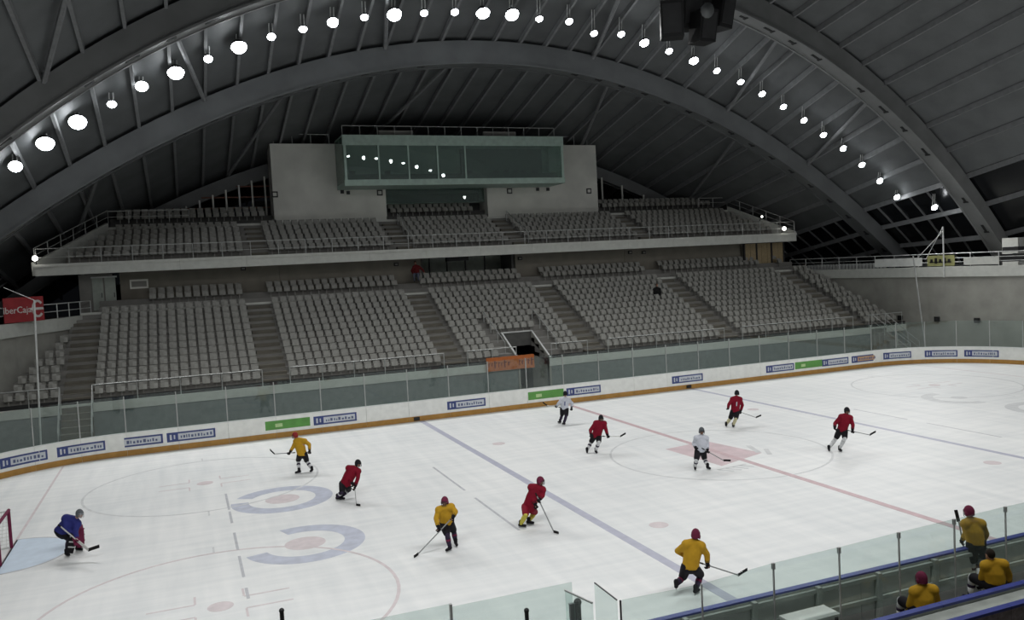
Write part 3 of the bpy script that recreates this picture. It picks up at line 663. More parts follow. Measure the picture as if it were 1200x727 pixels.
# ================================================================ FLOODLIGHTS
LPX = [(18,195,1),(53,168,2),(91,143,2),(131,122,0),(166,101,1),(206,85,2),(244,69,0),(280,55,2),(318,43,0),(355,34,0),(390,26,1),(427,20,0),(462,17,2),(497,15,0),(533,14,0),
       (566,15,2),(600,17,2),(632,22,0),(667,25,0),(696,39,0),(728,40,0),(755,50,1),(784,60,0),(813,71,1),(840,83,0),(868,96,0),(893,110,0),(918,125,0),(942,141,0),(965,158,0),
       (988,174,0),(1010,193,0),(1031,212,0),(1051,231,0),(1095,243,0)]
LYY = 18.7
def floodlight(p, size, aim, label, group):
    root = thing('flood_light', p, label, 'floodlight', group); R = (.24, .33, .44)[size]
    d = (Vector(aim)-Vector(p)).normalized(); a = d.orthogonal().normalized(); b = d.cross(a); n = 20
    def ringp(off, r): return [Vector(p)+d*off+(a*math.cos(2*PI*i/n)+b*math.sin(2*PI*i/n))*r for i in range(n)]
    MB().loft([ringp(-R*1.0, R*.35), ringp(-R*.6, R*.7), ringp(0, R*.98)]).build('housing', 'dark_metal', root, smooth=True)
    MB().loft([ringp(.01, R*.95), ringp(R*.35, R*.8), ringp(R*.55, R*.4)]).build('lens', 'lamp_lens', root, smooth=True)
    top = Vector((p[0], p[1], zdeck(p[0], p[1])-.1)); q = Vector(p)-d*R*.7
    if top.z > q.z+.15:
        for s in (-.09, .09): MB().tube(q+Vector((s, 0, 0)), top+Vector((s, 0, 0)), .03, n=6).build('hanger_rod', 'white_metal', root)
    ld = bpy.data.lights.new('flood_lamp', 'SPOT'); ld.energy = LAMP_W; ld.spot_size = math.radians(112); ld.spot_blend = .9; ld.shadow_soft_size = R*.7; ld.color = (1.0, .995, .985)
    lo = bpy.data.objects.new('flood_lamp', ld); COL.objects.link(lo); lo.parent = root; lo.location = d*(R*.6+.05)
    lo.rotation_euler = d.to_track_quat('-Z', 'Y').to_euler(); return root
SZ = ['small', 'medium', 'large']
for i, (u, v, s) in enumerate(LPX):
    p = aty(u, v, LYY+.75*max(0, min(1, (u-400)/400)) if u < 1090 else 17.0); p.z = min(p.z, zdeck(p.x, p.y)-.55)
    side = 'over the banner end' if p.x < -12 else ('over the middle of the stand' if p.x < 9 else 'over the plain end wall')
    floodlight(p, s, (p.x*.9, 3.0+4*(i % 2), 0), f'{SZ[s]} white floodlight glowing in the row under the roof {side}', 'floodlights in the row under the far roof')
    q = Vector((p.x*.98, -LYY, zlow(p.x, LYY)+.5)); floodlight(q, 0, (q.x*.9, -2.0-5*(i % 2), 0), 'white floodlight in the row over the near stand', 'floodlights over the near stand')
for (u, v, y, lab) in ((41, 303, 27.6, 'small bright lamp on the balcony corner above the red banner'), (919, 268, 27.6, 'small bright lamp on the balcony corner above the tan doors'), (893, 254, 30.0, 'tiny lamp on the sloping balcony rail above the tan doors')):
    p = aty(u, v, y); t = thing('corner_lamp', p, lab, 'lamp'); r = .16 if y < 29 else .08
    MB().ball(p, r).build('bulb', 'small_lamp', t, smooth=True); MB().tube(p+Vector((0, .1, 0)), p+Vector((0, .35, -.35)), .04).build('bracket', 'dark_metal', t)

# loudspeaker cluster hanging below the near arch
SP = thing('loudspeaker_cluster', (8.0, 11.0, 22.2), 'black cluster of loudspeaker boxes hanging under the roof arch', 'loudspeaker')
for (u0, u1, v0, v1, dy, rot) in ((774, 800, 4, 44, 0, -.5), (796, 822, -14, 34, .3, -.2), (812, 836, 14, 50, -.5, 0.1), (832, 858, -10, 34, .2, .35), (806, 850, -30, 6, .5, 0)):
    c = aty((u0+u1)/2, (v0+v1)/2, 11+dy); w = (u1-u0)/2/21.0; h = (v1-v0)/2/21.0
    X = Vector((math.cos(rot), math.sin(rot), 0)); Y = Vector((-math.sin(rot), math.cos(rot), 0)); Z = Vector((rot*.25, -.2, 1)).normalized()
    bx = MB().obox(c, X*w, Y*.5, Z*h).build('speaker_box', 'black', SP); MB().obox(c-Y*.52, X*w*.8, Y*.02, Z*h*.8).build('grille', 'dark_metal', bx)
c = aty(823, 12, 10.2); hb = MB(); hb.tube(c, c+Vector((0, -.5, -.15)), .18, .42, 12); hb.build('horn', 'roof_steel', SP, smooth=True)
for u in (790, 845): c = aty(u, 0, 11.2); MB().tube(c, (c.x, c.y, zdeck(c.x, c.y)), .06).build('hanger', 'dark_metal', SP)

# ================================================================ SIGNS AND BANNERS
def text_mb(body, size, ext=.01):
    cu = bpy.data.curves.new('t', 'FONT'); cu.body = body; cu.size = size; cu.extrude = ext; cu.align_x = 'CENTER'; cu.align_y = 'CENTER'; cu.resolution_u = 2
    ob = bpy.data.objects.new('t', cu); COL.objects.link(ob); ev = ob.evaluated_get(bpy.context.evaluated_depsgraph_get()); me = bpy.data.meshes.new_from_object(ev)
    mb = MB(); mb.v = [v.co.copy() for v in me.vertices]; mb.f = [tuple(p.vertices) for p in me.polygons]; mb.mi = [0]*len(mb.f)
    bpy.data.objects.remove(ob); bpy.data.curves.remove(cu); bpy.data.meshes.remove(me); return mb
def place(mb, c, X, Z, N):
    mb.v = [c+X*p.x+Z*p.y+N*p.z for p in mb.v]; return mb
# red banner hung on the gallery rail
ba = atdep(4, 365, depth((-28.6, 21.6, 6.9))-.55); bb = atdep(51, 361, depth((-27.6, 23.6, 6.9))-.55)
X = Vector((bb.x-ba.x, bb.y-ba.y, 0)).normalized(); N = X.cross(Vector((0, 0, 1))); Wd = (bb-ba).length; c = (ba+bb)/2
BN = thing('red_banner', c, 'red banner with white lettering hung on the gallery parapet', 'banner')
MB().obox(c, X*Wd/2, N*.02, Vector((0, 0, .66))).build('cloth', 'banner_red', BN)
place(text_mb('iberCaja', .50), c-X*Wd*.17+N*.03+Vector((0, 0, -.02)), X, Vector((0, 0, 1)), N).build('lettering', 'banner_print', BN)
sy = MB(); cc = c+X*Wd*.34+N*.03
for i in range(14):
    a0 = .7+i*(2*PI-1.4)/14; a1 = .7+(i+1)*(2*PI-1.4)/14
    sy.bar(cc+X*.30*math.cos(a0)+Vector((0, 0, .42*math.sin(a0))), cc+X*.30*math.cos(a1)+Vector((0, 0, .42*math.sin(a1))), .12, .03, N)
sy.bar(cc-X*.46, cc+X*.34, .13, .035, N); sy.build('emblem', 'banner_print', BN)
# pole and wire holding the net in front of the banner
t = thing('net_pole', (-26.5, 17.4, 0), 'tall thin white pole standing in front of the red banner', 'pole')
p0 = aty(46, 505, 17.3); p1 = aty(40, 352, 17.3); MB().tube((p0.x, p0.y, 0), p1, .045).build('shaft', 'white_metal', t); MB().tube(p1, aty(4, 337, 17.8), .015).build('wire', 'white_metal', t)
t = thing('net_pole', (30.2, 17, 0), 'tall thin white pole leaning before the plain end wall', 'pole')
p0 = atx(1085, 396, 30.2); p1 = atx(1073, 322, 30.15); MB().tube((p0.x, p0.y, 0), p1, .05).build('shaft', 'metal_rail', t); MB().tube(p1, atx(1070, 300, 30.1), .05).build('top', 'metal_rail', t)
# orange sign on the barrier
a_ = aty(570, 427, 18.9); b_ = aty(626, 424, 18.9); c = (a_+b_)/2; L = (b_.x-a_.x)/2
OS = thing('orange_sign', c, 'long orange sign with dark red lettering tied to the barrier by the entrance', 'sign')
MB().box(c.x-L, c.x+L, 18.88, 18.92, c.z-.42, c.z+.42).build('board', 'sign_orange', OS)
rnd = random.Random(4); x = c.x-L*.92
while x < c.x+L*.9:
    w = rnd.uniform(.10, .2); h = rnd.uniform(.12, .27)
    if abs(x-(c.x+.2)) > .15: MB().box(x, x+w*.45, 18.865, 18.885, c.z-h, c.z+h*rnd.uniform(.5, 1)).build('lettering', 'sign_ink', OS); MB().box(x, x+w, 18.865, 18.885, c.z+h*.2, c.z+h*.5).build('lettering', 'sign_ink', OS)
    x += w+.07
# gallery above the plain end wall: yellow sign, white sheet, cases, bench backs, mast
p = atdep(1106, 303, depth((31.6, 16, 7.0))); ys = thing('yellow_sign', p, 'pale yellow sign with black figures on the white gallery rail', 'sign')
xa = xr(p.y)-.05; p = Vector((xa, p.y, 6.95))
d_ = (Vector((xr(14), 14, 0))-Vector((xr(18), 18, 0))).normalized(); Nn = Vector((-1, 0, 0)); 
ys.location = p; WP[ys.name] = p
MB().obox(p, d_*1.05, Nn*.02, Vector((0, 0, .38))).build('board', 'sign_yellow', ys)
for k in range(5):
    q = p+d_*(-.7+.34*k)+Nn*.03; MB().obox(q, d_*.09, Nn*.012, Vector((0, 0, .12+.08*(k % 2)))).build('figure', 'black', ys); MB().obox(q+Vector((0, 0, -.1)), d_*.15, Nn*.012, Vector((0, 0, .05))).build('figure', 'black', ys)
def on_gallery(y, off, z=PZ): return Vector((xr(y)+off, y, z))
for (ya, yb, lab, mm, h) in ((17.6, 21.6, 'white sheet hung along the gallery rail beside the yellow sign', 'board_white', .62), (11.9, 14.4, 'grey sheet hung along the gallery rail past the yellow sign', 'fascia_white', .5)):
    s = MB(); s.loft([[(xr(y)-.02, y, PZ+.1), (xr(y)+.0, y, PZ+.1), (xr(y)+.0, y, PZ+.1+h), (xr(y)-.02, y, PZ+.1+h)] for y in (ya, yb)])
    tag(s.build('rail_sheet', mm, origin=(xr(ya), ya, PZ)), lab, 'sheet')
GZ = PZ-.75
for k in range(24):
    y = 22.0+k*.32; x = xr(y)+1.3; b = thing('gallery_chair', (x, y, GZ), 'white shell chair in the row behind the gallery rail', 'chair', 'gallery chairs by the plain end wall')
    MB().box(x-.2, x+.2, y-.13, y+.13, GZ+.45, GZ+.52).build('seat', 'white_metal', b); MB().box(x+.15, x+.2, y-.13, y+.13, GZ+.52, GZ+1.15).build('backrest', 'white_metal', b); MB().tube((x, y, GZ), (x, y, GZ+.45), .04, n=6).build('leg', 'dark_metal', b)
for (u, v, w, h, lab, mm) in ((1172, 303, .75, .26, 'long black equipment case on the gallery beside the concrete pier', 'black'), (1166, 293.5, .5, .17, 'dark bag lying on the equipment case', 'dark_metal'), (1196, 301, .3, .35, 'black camera case at the foot of the pier', 'black')):
    y = 10.6 if u < 1190 else 9.0; p = on_gallery(y, .5); pp = atdep(u, v, depth(p)); c = Vector((p.x, pp.y, pp.z))
    cs = thing('equipment_case', (c.x, c.y, c.z-h), lab, 'case'); MB().obox(c, Vector((.3, 0, 0)), Vector((.1, -w, 0)), Vector((0, 0, h))).build('body', mm, cs); MB().obox(c+Vector((0, 0, h)), Vector((.05, 0, 0)), Vector((0, -.15, 0)), Vector((0, 0, .04))).build('handle', 'white_metal', cs)
p = on_gallery(15.2, .8); top = atdep(1105, 266, depth(p)); ms = thing('gallery_mast', (top.x, top.y, GZ), 'slim white mast with stay wires behind the yellow sign', 'mast')
MB().tube((top.x, top.y, GZ), top, .05).build('shaft', 'white_metal', ms); MB().tube(top, (top.x-.4, top.y+1.2, PZ+.6), .02).build('stay', 'white_metal', ms); MB().tube(top-Vector((0, 0, .3)), (top.x-.6, top.y+1.9, PZ+.6), .02).build('stay', 'white_metal', ms)
pr = thing('arch_pier', (33.6, 12.4, GZ), 'pale ribbed concrete pier at the arch foot above the end wall', 'pier')
pp = aty(1193, 286, 12.6)
MB().box(pp.x-.8, pp.x+.6, 12.0, 13.2, GZ, pp.z+.45).build('shaft', 'fascia_white', pr)
for k in range(3): MB().box(pp.x-.7+k*.45, pp.x-.55+k*.45, 11.93, 12.0, GZ, pp.z+.4).build('rib', 'white_metal', pr)
# door boxes at both ends of the back wall
DL = thing('door_1', (-24.3, 29.9, ZA), kind='structure')
pa = aty(92, 326, 30.0); pb = aty(131, 326, 30.0)
MB().box(pa.x, pb.x, 29.9, 30.6, ZA-.3, 9.0).build('door_surround', 'concrete', DL)
for k in range(2):
    x = pa.x+.75+k*.72; d = MB().box(x, x+.62, 29.84, 29.9, ZA+.1, 8.75).build('door_leaf', 'lit_door', DL); MB().box(x+.5, x+.54, 29.8, 29.84, 7.5, 7.8).build('door_handle', 'dark_metal', d)
MB().box(pa.x+.7, pa.x+2.2, 29.82, 29.9, 8.75, 8.85).build('door_head', 'white_metal', DL)
DR = thing('door_2', (26.2, 29.9, ZA), kind='structure')
for k in range(7):
    x = 24.35+k*.58; MB().box(x+.01, x+.56, 29.9, 29.98, ZA+.1, 9.0).build('door_panel', 'wood_tan', DR)
for x in (24.3, 25.55, 27.1, 28.4): MB().box(x-.07, x+.07, 29.84, 30.0, ZA+.1, 9.0).build('door_post', 'dark_metal', DR)
MB().box(24.3, 28.4, 29.98, 30.4, ZA-.3, 9.0).build('door_surround', 'concrete_tan', DR)
# small fittings on the back wall
for (u, v) in ((285, 315), (464, 310), (738, 296), (754, 296), (609, 303)):
    p = aty(u, v, BWY); t = thing('wall_lamp', (p.x, BWY, p.z), 'small dark bulkhead lamp on the tan wall under the balcony', 'lamp', 'bulkhead lamps under the balcony')
    MB().box(p.x-.16, p.x+.16, BWY-.12, BWY, p.z-.12, p.z+.12).build('housing', 'black', t); MB().box(p.x-.1, p.x+.1, BWY-.14, BWY-.12, p.z-.06, p.z+.06).build('cover', 'concrete', t)
p = aty(163, 333, BWY); nt_ = thing('notice_board', (p.x, BWY, p.z), 'pale notice board on the tan wall beside the grey doors', 'notice'); MB().box(p.x-.55, p.x+.55, BWY-.04, BWY, p.z-.3, p.z+.3).build('board', 'booth_wall', nt_); MB().box(p.x-.45, p.x+.45, BWY-.05, BWY-.04, p.z-.18, p.z+.18).build('sheet', 'concrete', nt_)
for (u, v) in ((1066, 379), (1096, 379), (1126, 379)):
    p = aty(u, v, 17.0); p.x = min(p.x, xr(17)-.1); w = thing('wall_socket', (xr(17)-.02, p.y, p.z), 'dark square fitting on the plain end wall', 'fitting', 'fittings on the plain end wall')
    yy = 19.5-(u-1066)*.1; MB().box(xr(yy)-.12, xr(yy), yy-.2, yy+.2, 2.5, 2.85).build('cover', 'black', w); MB().box(xr(yy)-.14, xr(yy)-.12, yy-.1, yy+.1, 2.6, 2.75).build('face', 'dark_metal', w)

# ================================================================ GOAL
G = thing('hockey_goal', (-26.0, GY, 0), 'hockey goal with dark maroon posts and white net', 'goal')
for s in (-1, 1): MB().tube((-26.0, GY+s*.915, 0), (-26.0, GY+s*.915, 1.22), .05, n=10).build('post', 'pad_maroon', G)
MB().tube((-26.0, GY-.965, 1.22), (-26.0, GY+.965, 1.22), .05, n=10).build('crossbar', 'pad_maroon', G)
for s in (-1, 1): MB().tube((-26.0, GY+s*.915, .03), (-27.1, GY+s*.7, .03), .03, n=6).build('base_bar', 'white_metal', G); MB().tube((-26.0, GY+s*.915, 1.2), (-26.5, GY+s*.8, 1.2), .025, n=6).build('top_bar', 'white_metal', G); MB().tube((-26.5, GY+s*.8, 1.2), (-27.1, GY+s*.7, .03), .025, n=6).build('back_bar', 'white_metal', G)
MB().tube((-27.1, GY-.7, .03), (-27.1, GY+.7, .03), .03, n=6).build('base_bar', 'white_metal', G)
net = MB()
def ng(P, nu, nv):
    for i in range(nu+1):
        for j in range(nv): net.bar(P(i/nu, j/nv), P(i/nu, (j+1)/nv), .012, .012)
    for j in range(nv+1):
        for i in range(nu): net.bar(P(i/nu, j/nv), P((i+1)/nu, j/nv), .012, .012)
ng(lambda a, b: Vector((-26.5-.6*b, GY-.8+1.6*a+(.2*a-.1)*-b, 1.2-1.17*b)), 16, 10)
for s in (-1, 1): ng(lambda a, b: Vector((-26.0-(.5+.6*b)*a, GY+s*(.915-.115*a-.1*a*b), 1.2-1.17*b)), 8, 10)
nb = net.build('net', 'stick_white', G); nb['kind'] = 'stuff'
# ================================================================ NEAR SIDE: BENCH
# frame behind the near boards
for x in [-13.2+1.66*k for k in range(10)]:
    MB().box(x-.05, x+.05, -15.26, -15.12, 0, BH).build('board_upright', 'ledge', RB)
for z in (.5, .98): MB().box(-13.5, 4, -15.2, -15.12, z-.04, z+.04).build('board_rail', 'ledge', RB)
BF = MB().box(-13.5, 6, -17.3, -15.3, 0, .12); tag(BF.build('floor_bench', 'floor_concrete'), kind='structure')
GS = thing('glass_screen', (-13.45, -16.0, 0), 'low glass screen on thin posts behind the near boards', 'screen')
PXs = [aty(u, v, -16.0) for u, v in ((727, 704), (822, 686), (906, 660), (983, 642), (1053, 624), (1118, 609), (1178, 594))]
zt = [2.10, 2.07, 2.17, 2.20, 2.24, 2.27, 2.30]
PXs = [(p.x, z) for p, z in zip(PXs, zt)]+[(PXs[-1].x+1.55*k, 2.30) for k in (1, 2)]
for i, (x, z) in enumerate(PXs):
    MB().box(x-.013, x+.013, -16.015, -15.985, .12, z).build('post', 'metal_rail' if i else 'dark_metal', GS)
    if i > 1: MB().box(x-.03, x+.03, -16.025, -15.975, z-.12, z).build('post_clamp', 'metal_rail', GS)
for (x0, z0), (x1, z1) in zip(PXs, PXs[1:]):
    MB().loft([[(x0+.03, y, .75), (x1-.03, y, .75), (x1-.03, y, z1), (x0+.03, y, z0)] for y in (-16.008, -15.992)]).build('glass_pane', 'rink_glass', GS)
MB().loft([[(x, -15.98, .4), (x, -15.1, .4), (x, -15.1, 2.12), (x, -15.98, 2.10)] for x in (-13.462, -13.447)]).build('glass_pane', 'rink_glass', GS)
MB().bar((-13.455, -15.98, 2.11), (-13.455, -15.1, 2.13), .02, .02).build('edge_strip', 'dark_metal', GS)
GG = thing('bench_gate', (-14.1, -15.2, 0), 'narrow glass gate leaf beside the glass screen', 'gate')
ga = aty(662, 692, -15.2); gb = aty(694, 707, -15.9)
MB().loft([[(ga.x, ga.y, .3), (gb.x, gb.y, .3), (gb.x, gb.y, gb.z), (ga.x, ga.y, ga.z)], [(ga.x+.015, ga.y, .3), (gb.x+.015, gb.y, .3), (gb.x+.015, gb.y, gb.z), (ga.x+.015, ga.y, ga.z)]]).build('glass_pane', 'rink_glass', GG)
MB().bar(ga, gb, .03, .03).build('edge_strip', 'metal_rail', GG)
for (u, v, y, r, lab) in ((677, 706, -15.35, .06, 'black post with pale backing beside the glass gate leaf'), (617, 716, -15.3, .04, 'slim black post behind the tall near glass pane'), (330, 716, -15.3, .035, 'slim black post near the pink faceoff marks')):
    p = aty(u, v, y); t = thing('black_post', (p.x, y, 0), lab, 'post'); MB().tube((p.x, y, 0), (p.x, y, p.z), r, n=8).build('shaft', 'black', t)
    MB().ball((p.x, y, p.z), r*1.25).build('cap', 'black', t); 
    if u == 677: MB().box(p.x-.17, p.x-.07, y-.03, y+.03, 0, p.z).build('backing', 'teal_wall', t)
tb = thing('side_table', (-8.9, -15.72, .12), 'white topped low table between the near boards and the glass screen', 'table')
MB().box(-9.45, -8.3, -15.93, -15.42, .74, .79).build('table_top', 'board_white', tb)
for x in (-9.38, -8.37):
    for y in (-15.88, -15.47): MB().box(x-.025, x+.025, y-.025, y+.025, .12, .74).build('leg', 'dark_metal', tb)
dp = atz(1028, 715, .5); pk = thing('glove_pile', (dp.x, -16.35, .12), 'dark equipment bag lying beside the bench', 'bag')
MB().ball((dp.x, -16.35, .28), (.3, .14, .16), 12, 8).build('bag_body', 'black', pk, smooth=True); MB().tube((dp.x-.15, -16.35, .43), (dp.x+.15, -16.35, .43), .02).build('strap', 'dark_metal', pk)
pk.name = 'equipment_bag'; WP[pk.name] = Vector((dp.x, -16.35, .12))
# players' bench and the walls behind it
bn = thing('players_bench', (-5.5, -16.85, .12), 'long wooden players bench behind the glass screen', 'bench')
MB().box(-9.0, 1, -17.05, -16.65, .50, .56).build('seat', 'wood_tan', bn)
for x in (-8.8, -6.2, -3.6, -1.0, .8): MB().box(x-.04, x+.04, -17.0, -16.7, .12, .5).build('leg', 'dark_metal', bn)
for nm, y, z, x0, mm in (('wall_bench', -17.5, 1.36, -9.6, 'ledge'), ('wall_aisle', -18.45, 1.56, -9.0, 'pink_concrete')):
    w = thing(nm, (x0, y, 0), kind='structure'); n = 7
    for k in range(n):
        a = x0+k*2.2; MB().box(a+.004, a+2.196, y-.12, y, 0, z).build('wall_panel', mm, w)
        MB().box(a+.004, a+2.196, y-.13, y+.01, z, z+.05).build('wall_cap', 'cap_blue', w)
MB().box(-9.4, 5, -18.44, -17.63, 1.2, 1.3).build('bench_ledge', 'ledge'); tag(bpy.data.objects['bench_ledge'], 'pale flat ledge between the two blue capped walls', 'ledge')

# ================================================================ PEOPLE
Z = Vector((0, 0, 1))
def solve_joint(u, v, a, b, la, lb, sgn):
    """point on the pixel ray whose distances to a and b fit the two bone lengths; sgn: +1 towards the viewer"""
    d0 = (depth(a)+depth(b))/2; best = None
    for k in range(-30, 31):
        dd = d0+k*.02; p = atdep(u, v, dd); e = abs((p-a).length-la)+abs((p-b).length-lb)-(.02 if (d0-dd)*sgn > 0 else 0)+abs(k)*.0008
        if best is None or e < best[0]: best = (e, p)
    return best[1]
def make_person(name, J, face, cols, label, cat='person', group=None, stick=None, standing=True, goalie=False, helmet=True, number=None, base_z=0.0, seated=False, scale=1.0, gloves=True, skates=True, hip_dep=0.0):
    """J: pixels of joints. face=(a,c): a to image right, c towards the viewer."""
    S = scale
    vr = Vector((RIGHT.x, RIGHT.y, 0)).normalized(); vt = Vector((-FWD.x, -FWD.y, 0)).normalized()
    fw = (vr*face[0]+vt*face[1]).normalized()
    # feet
    if 'base' in J: anks = None; D0 = depth(J['base'])
    else:
        anks = [atz(*J['ankL'][:2], (J['ankL'][2] if len(J['ankL']) > 2 else .12)+base_z), atz(*J['ankR'][:2], (J['ankR'][2] if len(J['ankR']) > 2 else .12)+base_z)]
        D0 = (depth(anks[0])+depth(anks[1]))/2
        for k in range(2):
            if abs(depth(anks[k])-D0) > .35: anks[k] = atdep(*J[('ankL', 'ankR')[k]][:2], D0+(.35 if depth(anks[k]) > D0 else -.35))
    hip = atdep(*J['hip'], D0+hip_dep)
    nk = atdep(*J['neck'], D0+hip_dep+J.get('lean', 0.0)); hd = atdep(*J['head'], depth(nk)+J.get('hlean', 0.0))
    base = Vector((hip.x, hip.y, base_z))
    if anks: base = Vector(((anks[0].x+anks[1].x)/2, (anks[0].y+anks[1].y)/2, base_z))
    up = (nk-hip).normalized()
    sw = vr*1.0
    shw = (atdep(*J['shR'], depth(nk)+J.get('shdR', 0))-atdep(*J['shL'], depth(nk)+J.get('shdL', 0)))
    shL = atdep(*J['shL'], depth(nk)+J.get('shdL', 0)); shR = atdep(*J['shR'], depth(nk)+J.get('shdR', 0))
    lat = (shR-shL).normalized(); fr = lat.cross(up); 
    if fr.dot(fw) < 0: fr = -fr
    fr.normalize()
    mid = (shL+shR)/2; hw = .185*S
    # keep real shoulder width
    shL = mid-lat*hw; shR = mid+lat*hw
    arms = []
    for k, sh in (('L', shL), ('R', shR)):
        ha = atdep(*J['ha'+k][:2], depth(sh)+(J['ha'+k][2] if len(J['ha'+k]) > 2 else -.2))
        if (ha-sh).length > .60*S: ha = sh+(ha-sh).normalized()*.60*S
        el = solve_joint(*J['el'+k][:2], sh, ha, .29*S, .27*S, J['el'+k][2] if len(J['el'+k]) > 2 else -1); arms.append((sh, el, ha))
    legs = []
    hx = lat-up*lat.dot(up); hx.normalize()
    if anks:
        for k, s in (('L', -1), ('R', 1)):
            hj = hip+hx*s*.095*S-up*.02; an = anks[0 if k == 'L' else 1]
            kn = solve_joint(*J['kn'+k][:2], hj, an, .43*S, .42*S, J['kn'+k][2] if len(J['kn'+k]) > 2 else (1 if face[1] > 0 else -1)); legs.append((hj, kn, an))
    else:
        for s in (-1, 1):
            hj = hip+hx*s*.095; kn = hj+fw*.43+Vector((0, 0, .02))+hx*s*.05; an = Vector((kn.x+fw.x*.05, kn.y+fw.y*.05, max(base_z+.12, kn.z-.42))); legs.append((hj, kn, an))
    # ---- body: one continuous skin
    b = MB()
    hu = (hd-nk).normalized() if (hd-nk).length > .05 else Z
    hl = fw.cross(Z).normalized(); hf = fw
    b.ball(hd, (.076*S, .095*S, .115*S), 12, 8, (hl, hf, Z)); b.ball(hd+hf*.055-Z*.07, .045, 8, 6); b.ball(hd+hf*.10-Z*.012, .017, 6, 4)
    for s in (-1, 1): b.ball(hd+hl*s*.078, (.014, .025, .034), 6, 5, (hl, hf, Z))
    b.capsule(hd-Z*.05, nk-up*.04, .05, .058); b.capsule(nk-up*.05, hip, .10, .11)
    b.ball(mid-up*.14, (.165*S, .105*S, .19*S), 12, 8, (lat, fr, up)); b.ball(hip, (.155, .11, .12), 12, 8, (hx, fr, up))
    for sh, el, ha in arms:
        b.capsule(mid-up*.04, sh-up*.03, .07, .065); b.capsule(sh-up*.03, el, .058, .045); b.capsule(el, ha, .043, .030)
        d = (ha-el).normalized(); pl = ha+d*.05; b.ball(pl, (.045, .045, .03), 8, 6, (d, d.orthogonal().normalized(), d.cross(d.orthogonal().normalized())))
        sd = d.cross(up); sd = sd.normalized() if sd.length > .1 else lat
        for q in range(4): b.capsule(pl+sd*(-.033+.022*q)+d*.025, pl+sd*(-.033+.022*q)+d*(.085-.008*abs(q-1.5))+fr*.03, .0115, .010, 6)
        b.capsule(pl+sd*.035, pl+sd*.055+d*.045+fr*.02, .0125, .0105, 6)
    for hj, kn, an in legs:
        b.capsule(hj, kn, .085, .058); b.capsule(kn, an, .055, .038)
        ft = fw if not goalie else fw
        b.capsule(an-Z*.02, an-Z*.035, .03, .026)
    body = remesh(b, .02, 1); ob = body.build(name, 'skin', None, tuple(base), True); tag(ob, label, cat, group)
    # face
    for s in (-1, 1): MB().ball(hd+hf*.090*S+hl*s*.03+Z*.015, .011, 6, 5).build('eye', 'eye', ob)
    MB().ball(hd+hf*.088-Z*.055, (.024, .008, .008), 8, 5, (hl, hf, Z)).build('mouth', 'lip', ob)
    # ---- jersey
    j = MB(); n = 14
    def ell(c, a_, d_): return [c+lat*a_*math.cos(2*PI*i/n)+fr*d_*math.sin(2*PI*i/n) for i in range(n)]
    bulk = 1.18 if goalie else 1.0; tl = (mid-hip).length
    j.loft([ell(hip-up*(.05 if not (seated or goalie) else -.02), .215*bulk, .165*bulk), ell(hip+up*tl*.25, .21*bulk, .165*bulk), ell(hip+up*tl*.6, .225*bulk, .165*bulk), ell(hip+up*tl*.85, .215*bulk, .135*bulk), ell(mid+up*.05, .17, .10), ell(nk.lerp(hd, .12), .10, .09), ell(nk.lerp(hd, .30), .07, .07)])
    for sh, el, ha in arms:
        j.capsule(nk.lerp(mid, .4), sh-up*.01, .10*bulk, .125*bulk); j.capsule(sh-up*.02, el, .100*bulk, .078*bulk); j.capsule(el, el.lerp(ha, .78), .078*bulk, .066*bulk)
    jr = remesh(j, .022, 2).build('jersey', cols['jersey'], ob, None, True)
    if number:
        sgn = -1 if number[1] == 'back' else 1; c = hip+up*tl*.62+fr*sgn*(.172*bulk)
        for dx in number[0]: MB().obox(c+lat*dx, lat*.022, fr*.012, up*.10).build('number', 'jersey_white' if cols['jersey'] != 'jersey_white' else 'ad_blue', jr)
    # ---- pants, socks, skates
    p_ = MB()
    p_.ball(hip-up*.03, (.195, .15, .15), 12, 8, (hx, fr, up))
    for hj, kn, an in legs: p_.capsule(hj, hj.lerp(kn, .90), .142, .112)
    remesh(p_, .022, 2).build('pants' if skates else 'trousers', cols['pants'], ob, None, True)
    for i, (hj, kn, an) in enumerate(legs):
        if not skates:
            MB().capsule(hj.lerp(kn, .75), kn, .09, .075).capsule(kn, an, .072, .055).build('trouser_leg', cols['pants'], ob, None, True)
            MB().capsule(an-Z*.06, an-Z*.07+fw*.17, .05, .04).build('shoe', 'black', ob, None, True); continue
        sk = cols['socks']; dn = (an-kn).normalized()
        so = MB(); so.ball(kn, .082, 10, 6); so.tube(kn, kn+dn*.02, .08, .08, 10); so.tube(kn-dn*.03, kn.lerp(an, .45), .075, .078, 12); so.tube(kn.lerp(an, .45), an, .078, .052, 12)
        s_ob = so.build('sock', sk[i % len(sk)] if isinstance(sk, list) else sk, ob, None, True)
        for t0, t1 in ((.35, .5),): MB().tube(kn.lerp(an, t0), kn.lerp(an, t1), .081, .079, 12).build('sock_stripe', cols.get('stripe', 'sock_dark'), s_ob, None, True)
        if goalie:
            f2 = (fw-dn*fw.dot(dn)).normalized(); sd = dn.cross(f2); t0 = kn-dn*.16; t1 = an+dn*.02
            pad = MB(); pad.loft([[c+sd*w*a_+f2*(.09+h*b_) for a_, b_ in ((-1, 0), (-1, .8), (-.6, 1), (.6, 1), (1, .8), (1, 0))] for c, w, h in ((t0, .11, .05), (t0.lerp(t1, .3), .14, .07), (t0.lerp(t1, .7), .14, .07), (t1, .12, .06))])
            pd = pad.build('leg_pad', cols['pads'][i], ob, None, True)
            for q in (.2, .45, .7): c = t0.lerp(t1, q)+f2*.165; MB().obox(c, sd*.13, dn*.018, f2*.012).build('pad_ridge', 'sock_white' if i == 0 else 'pad_maroon', pd)
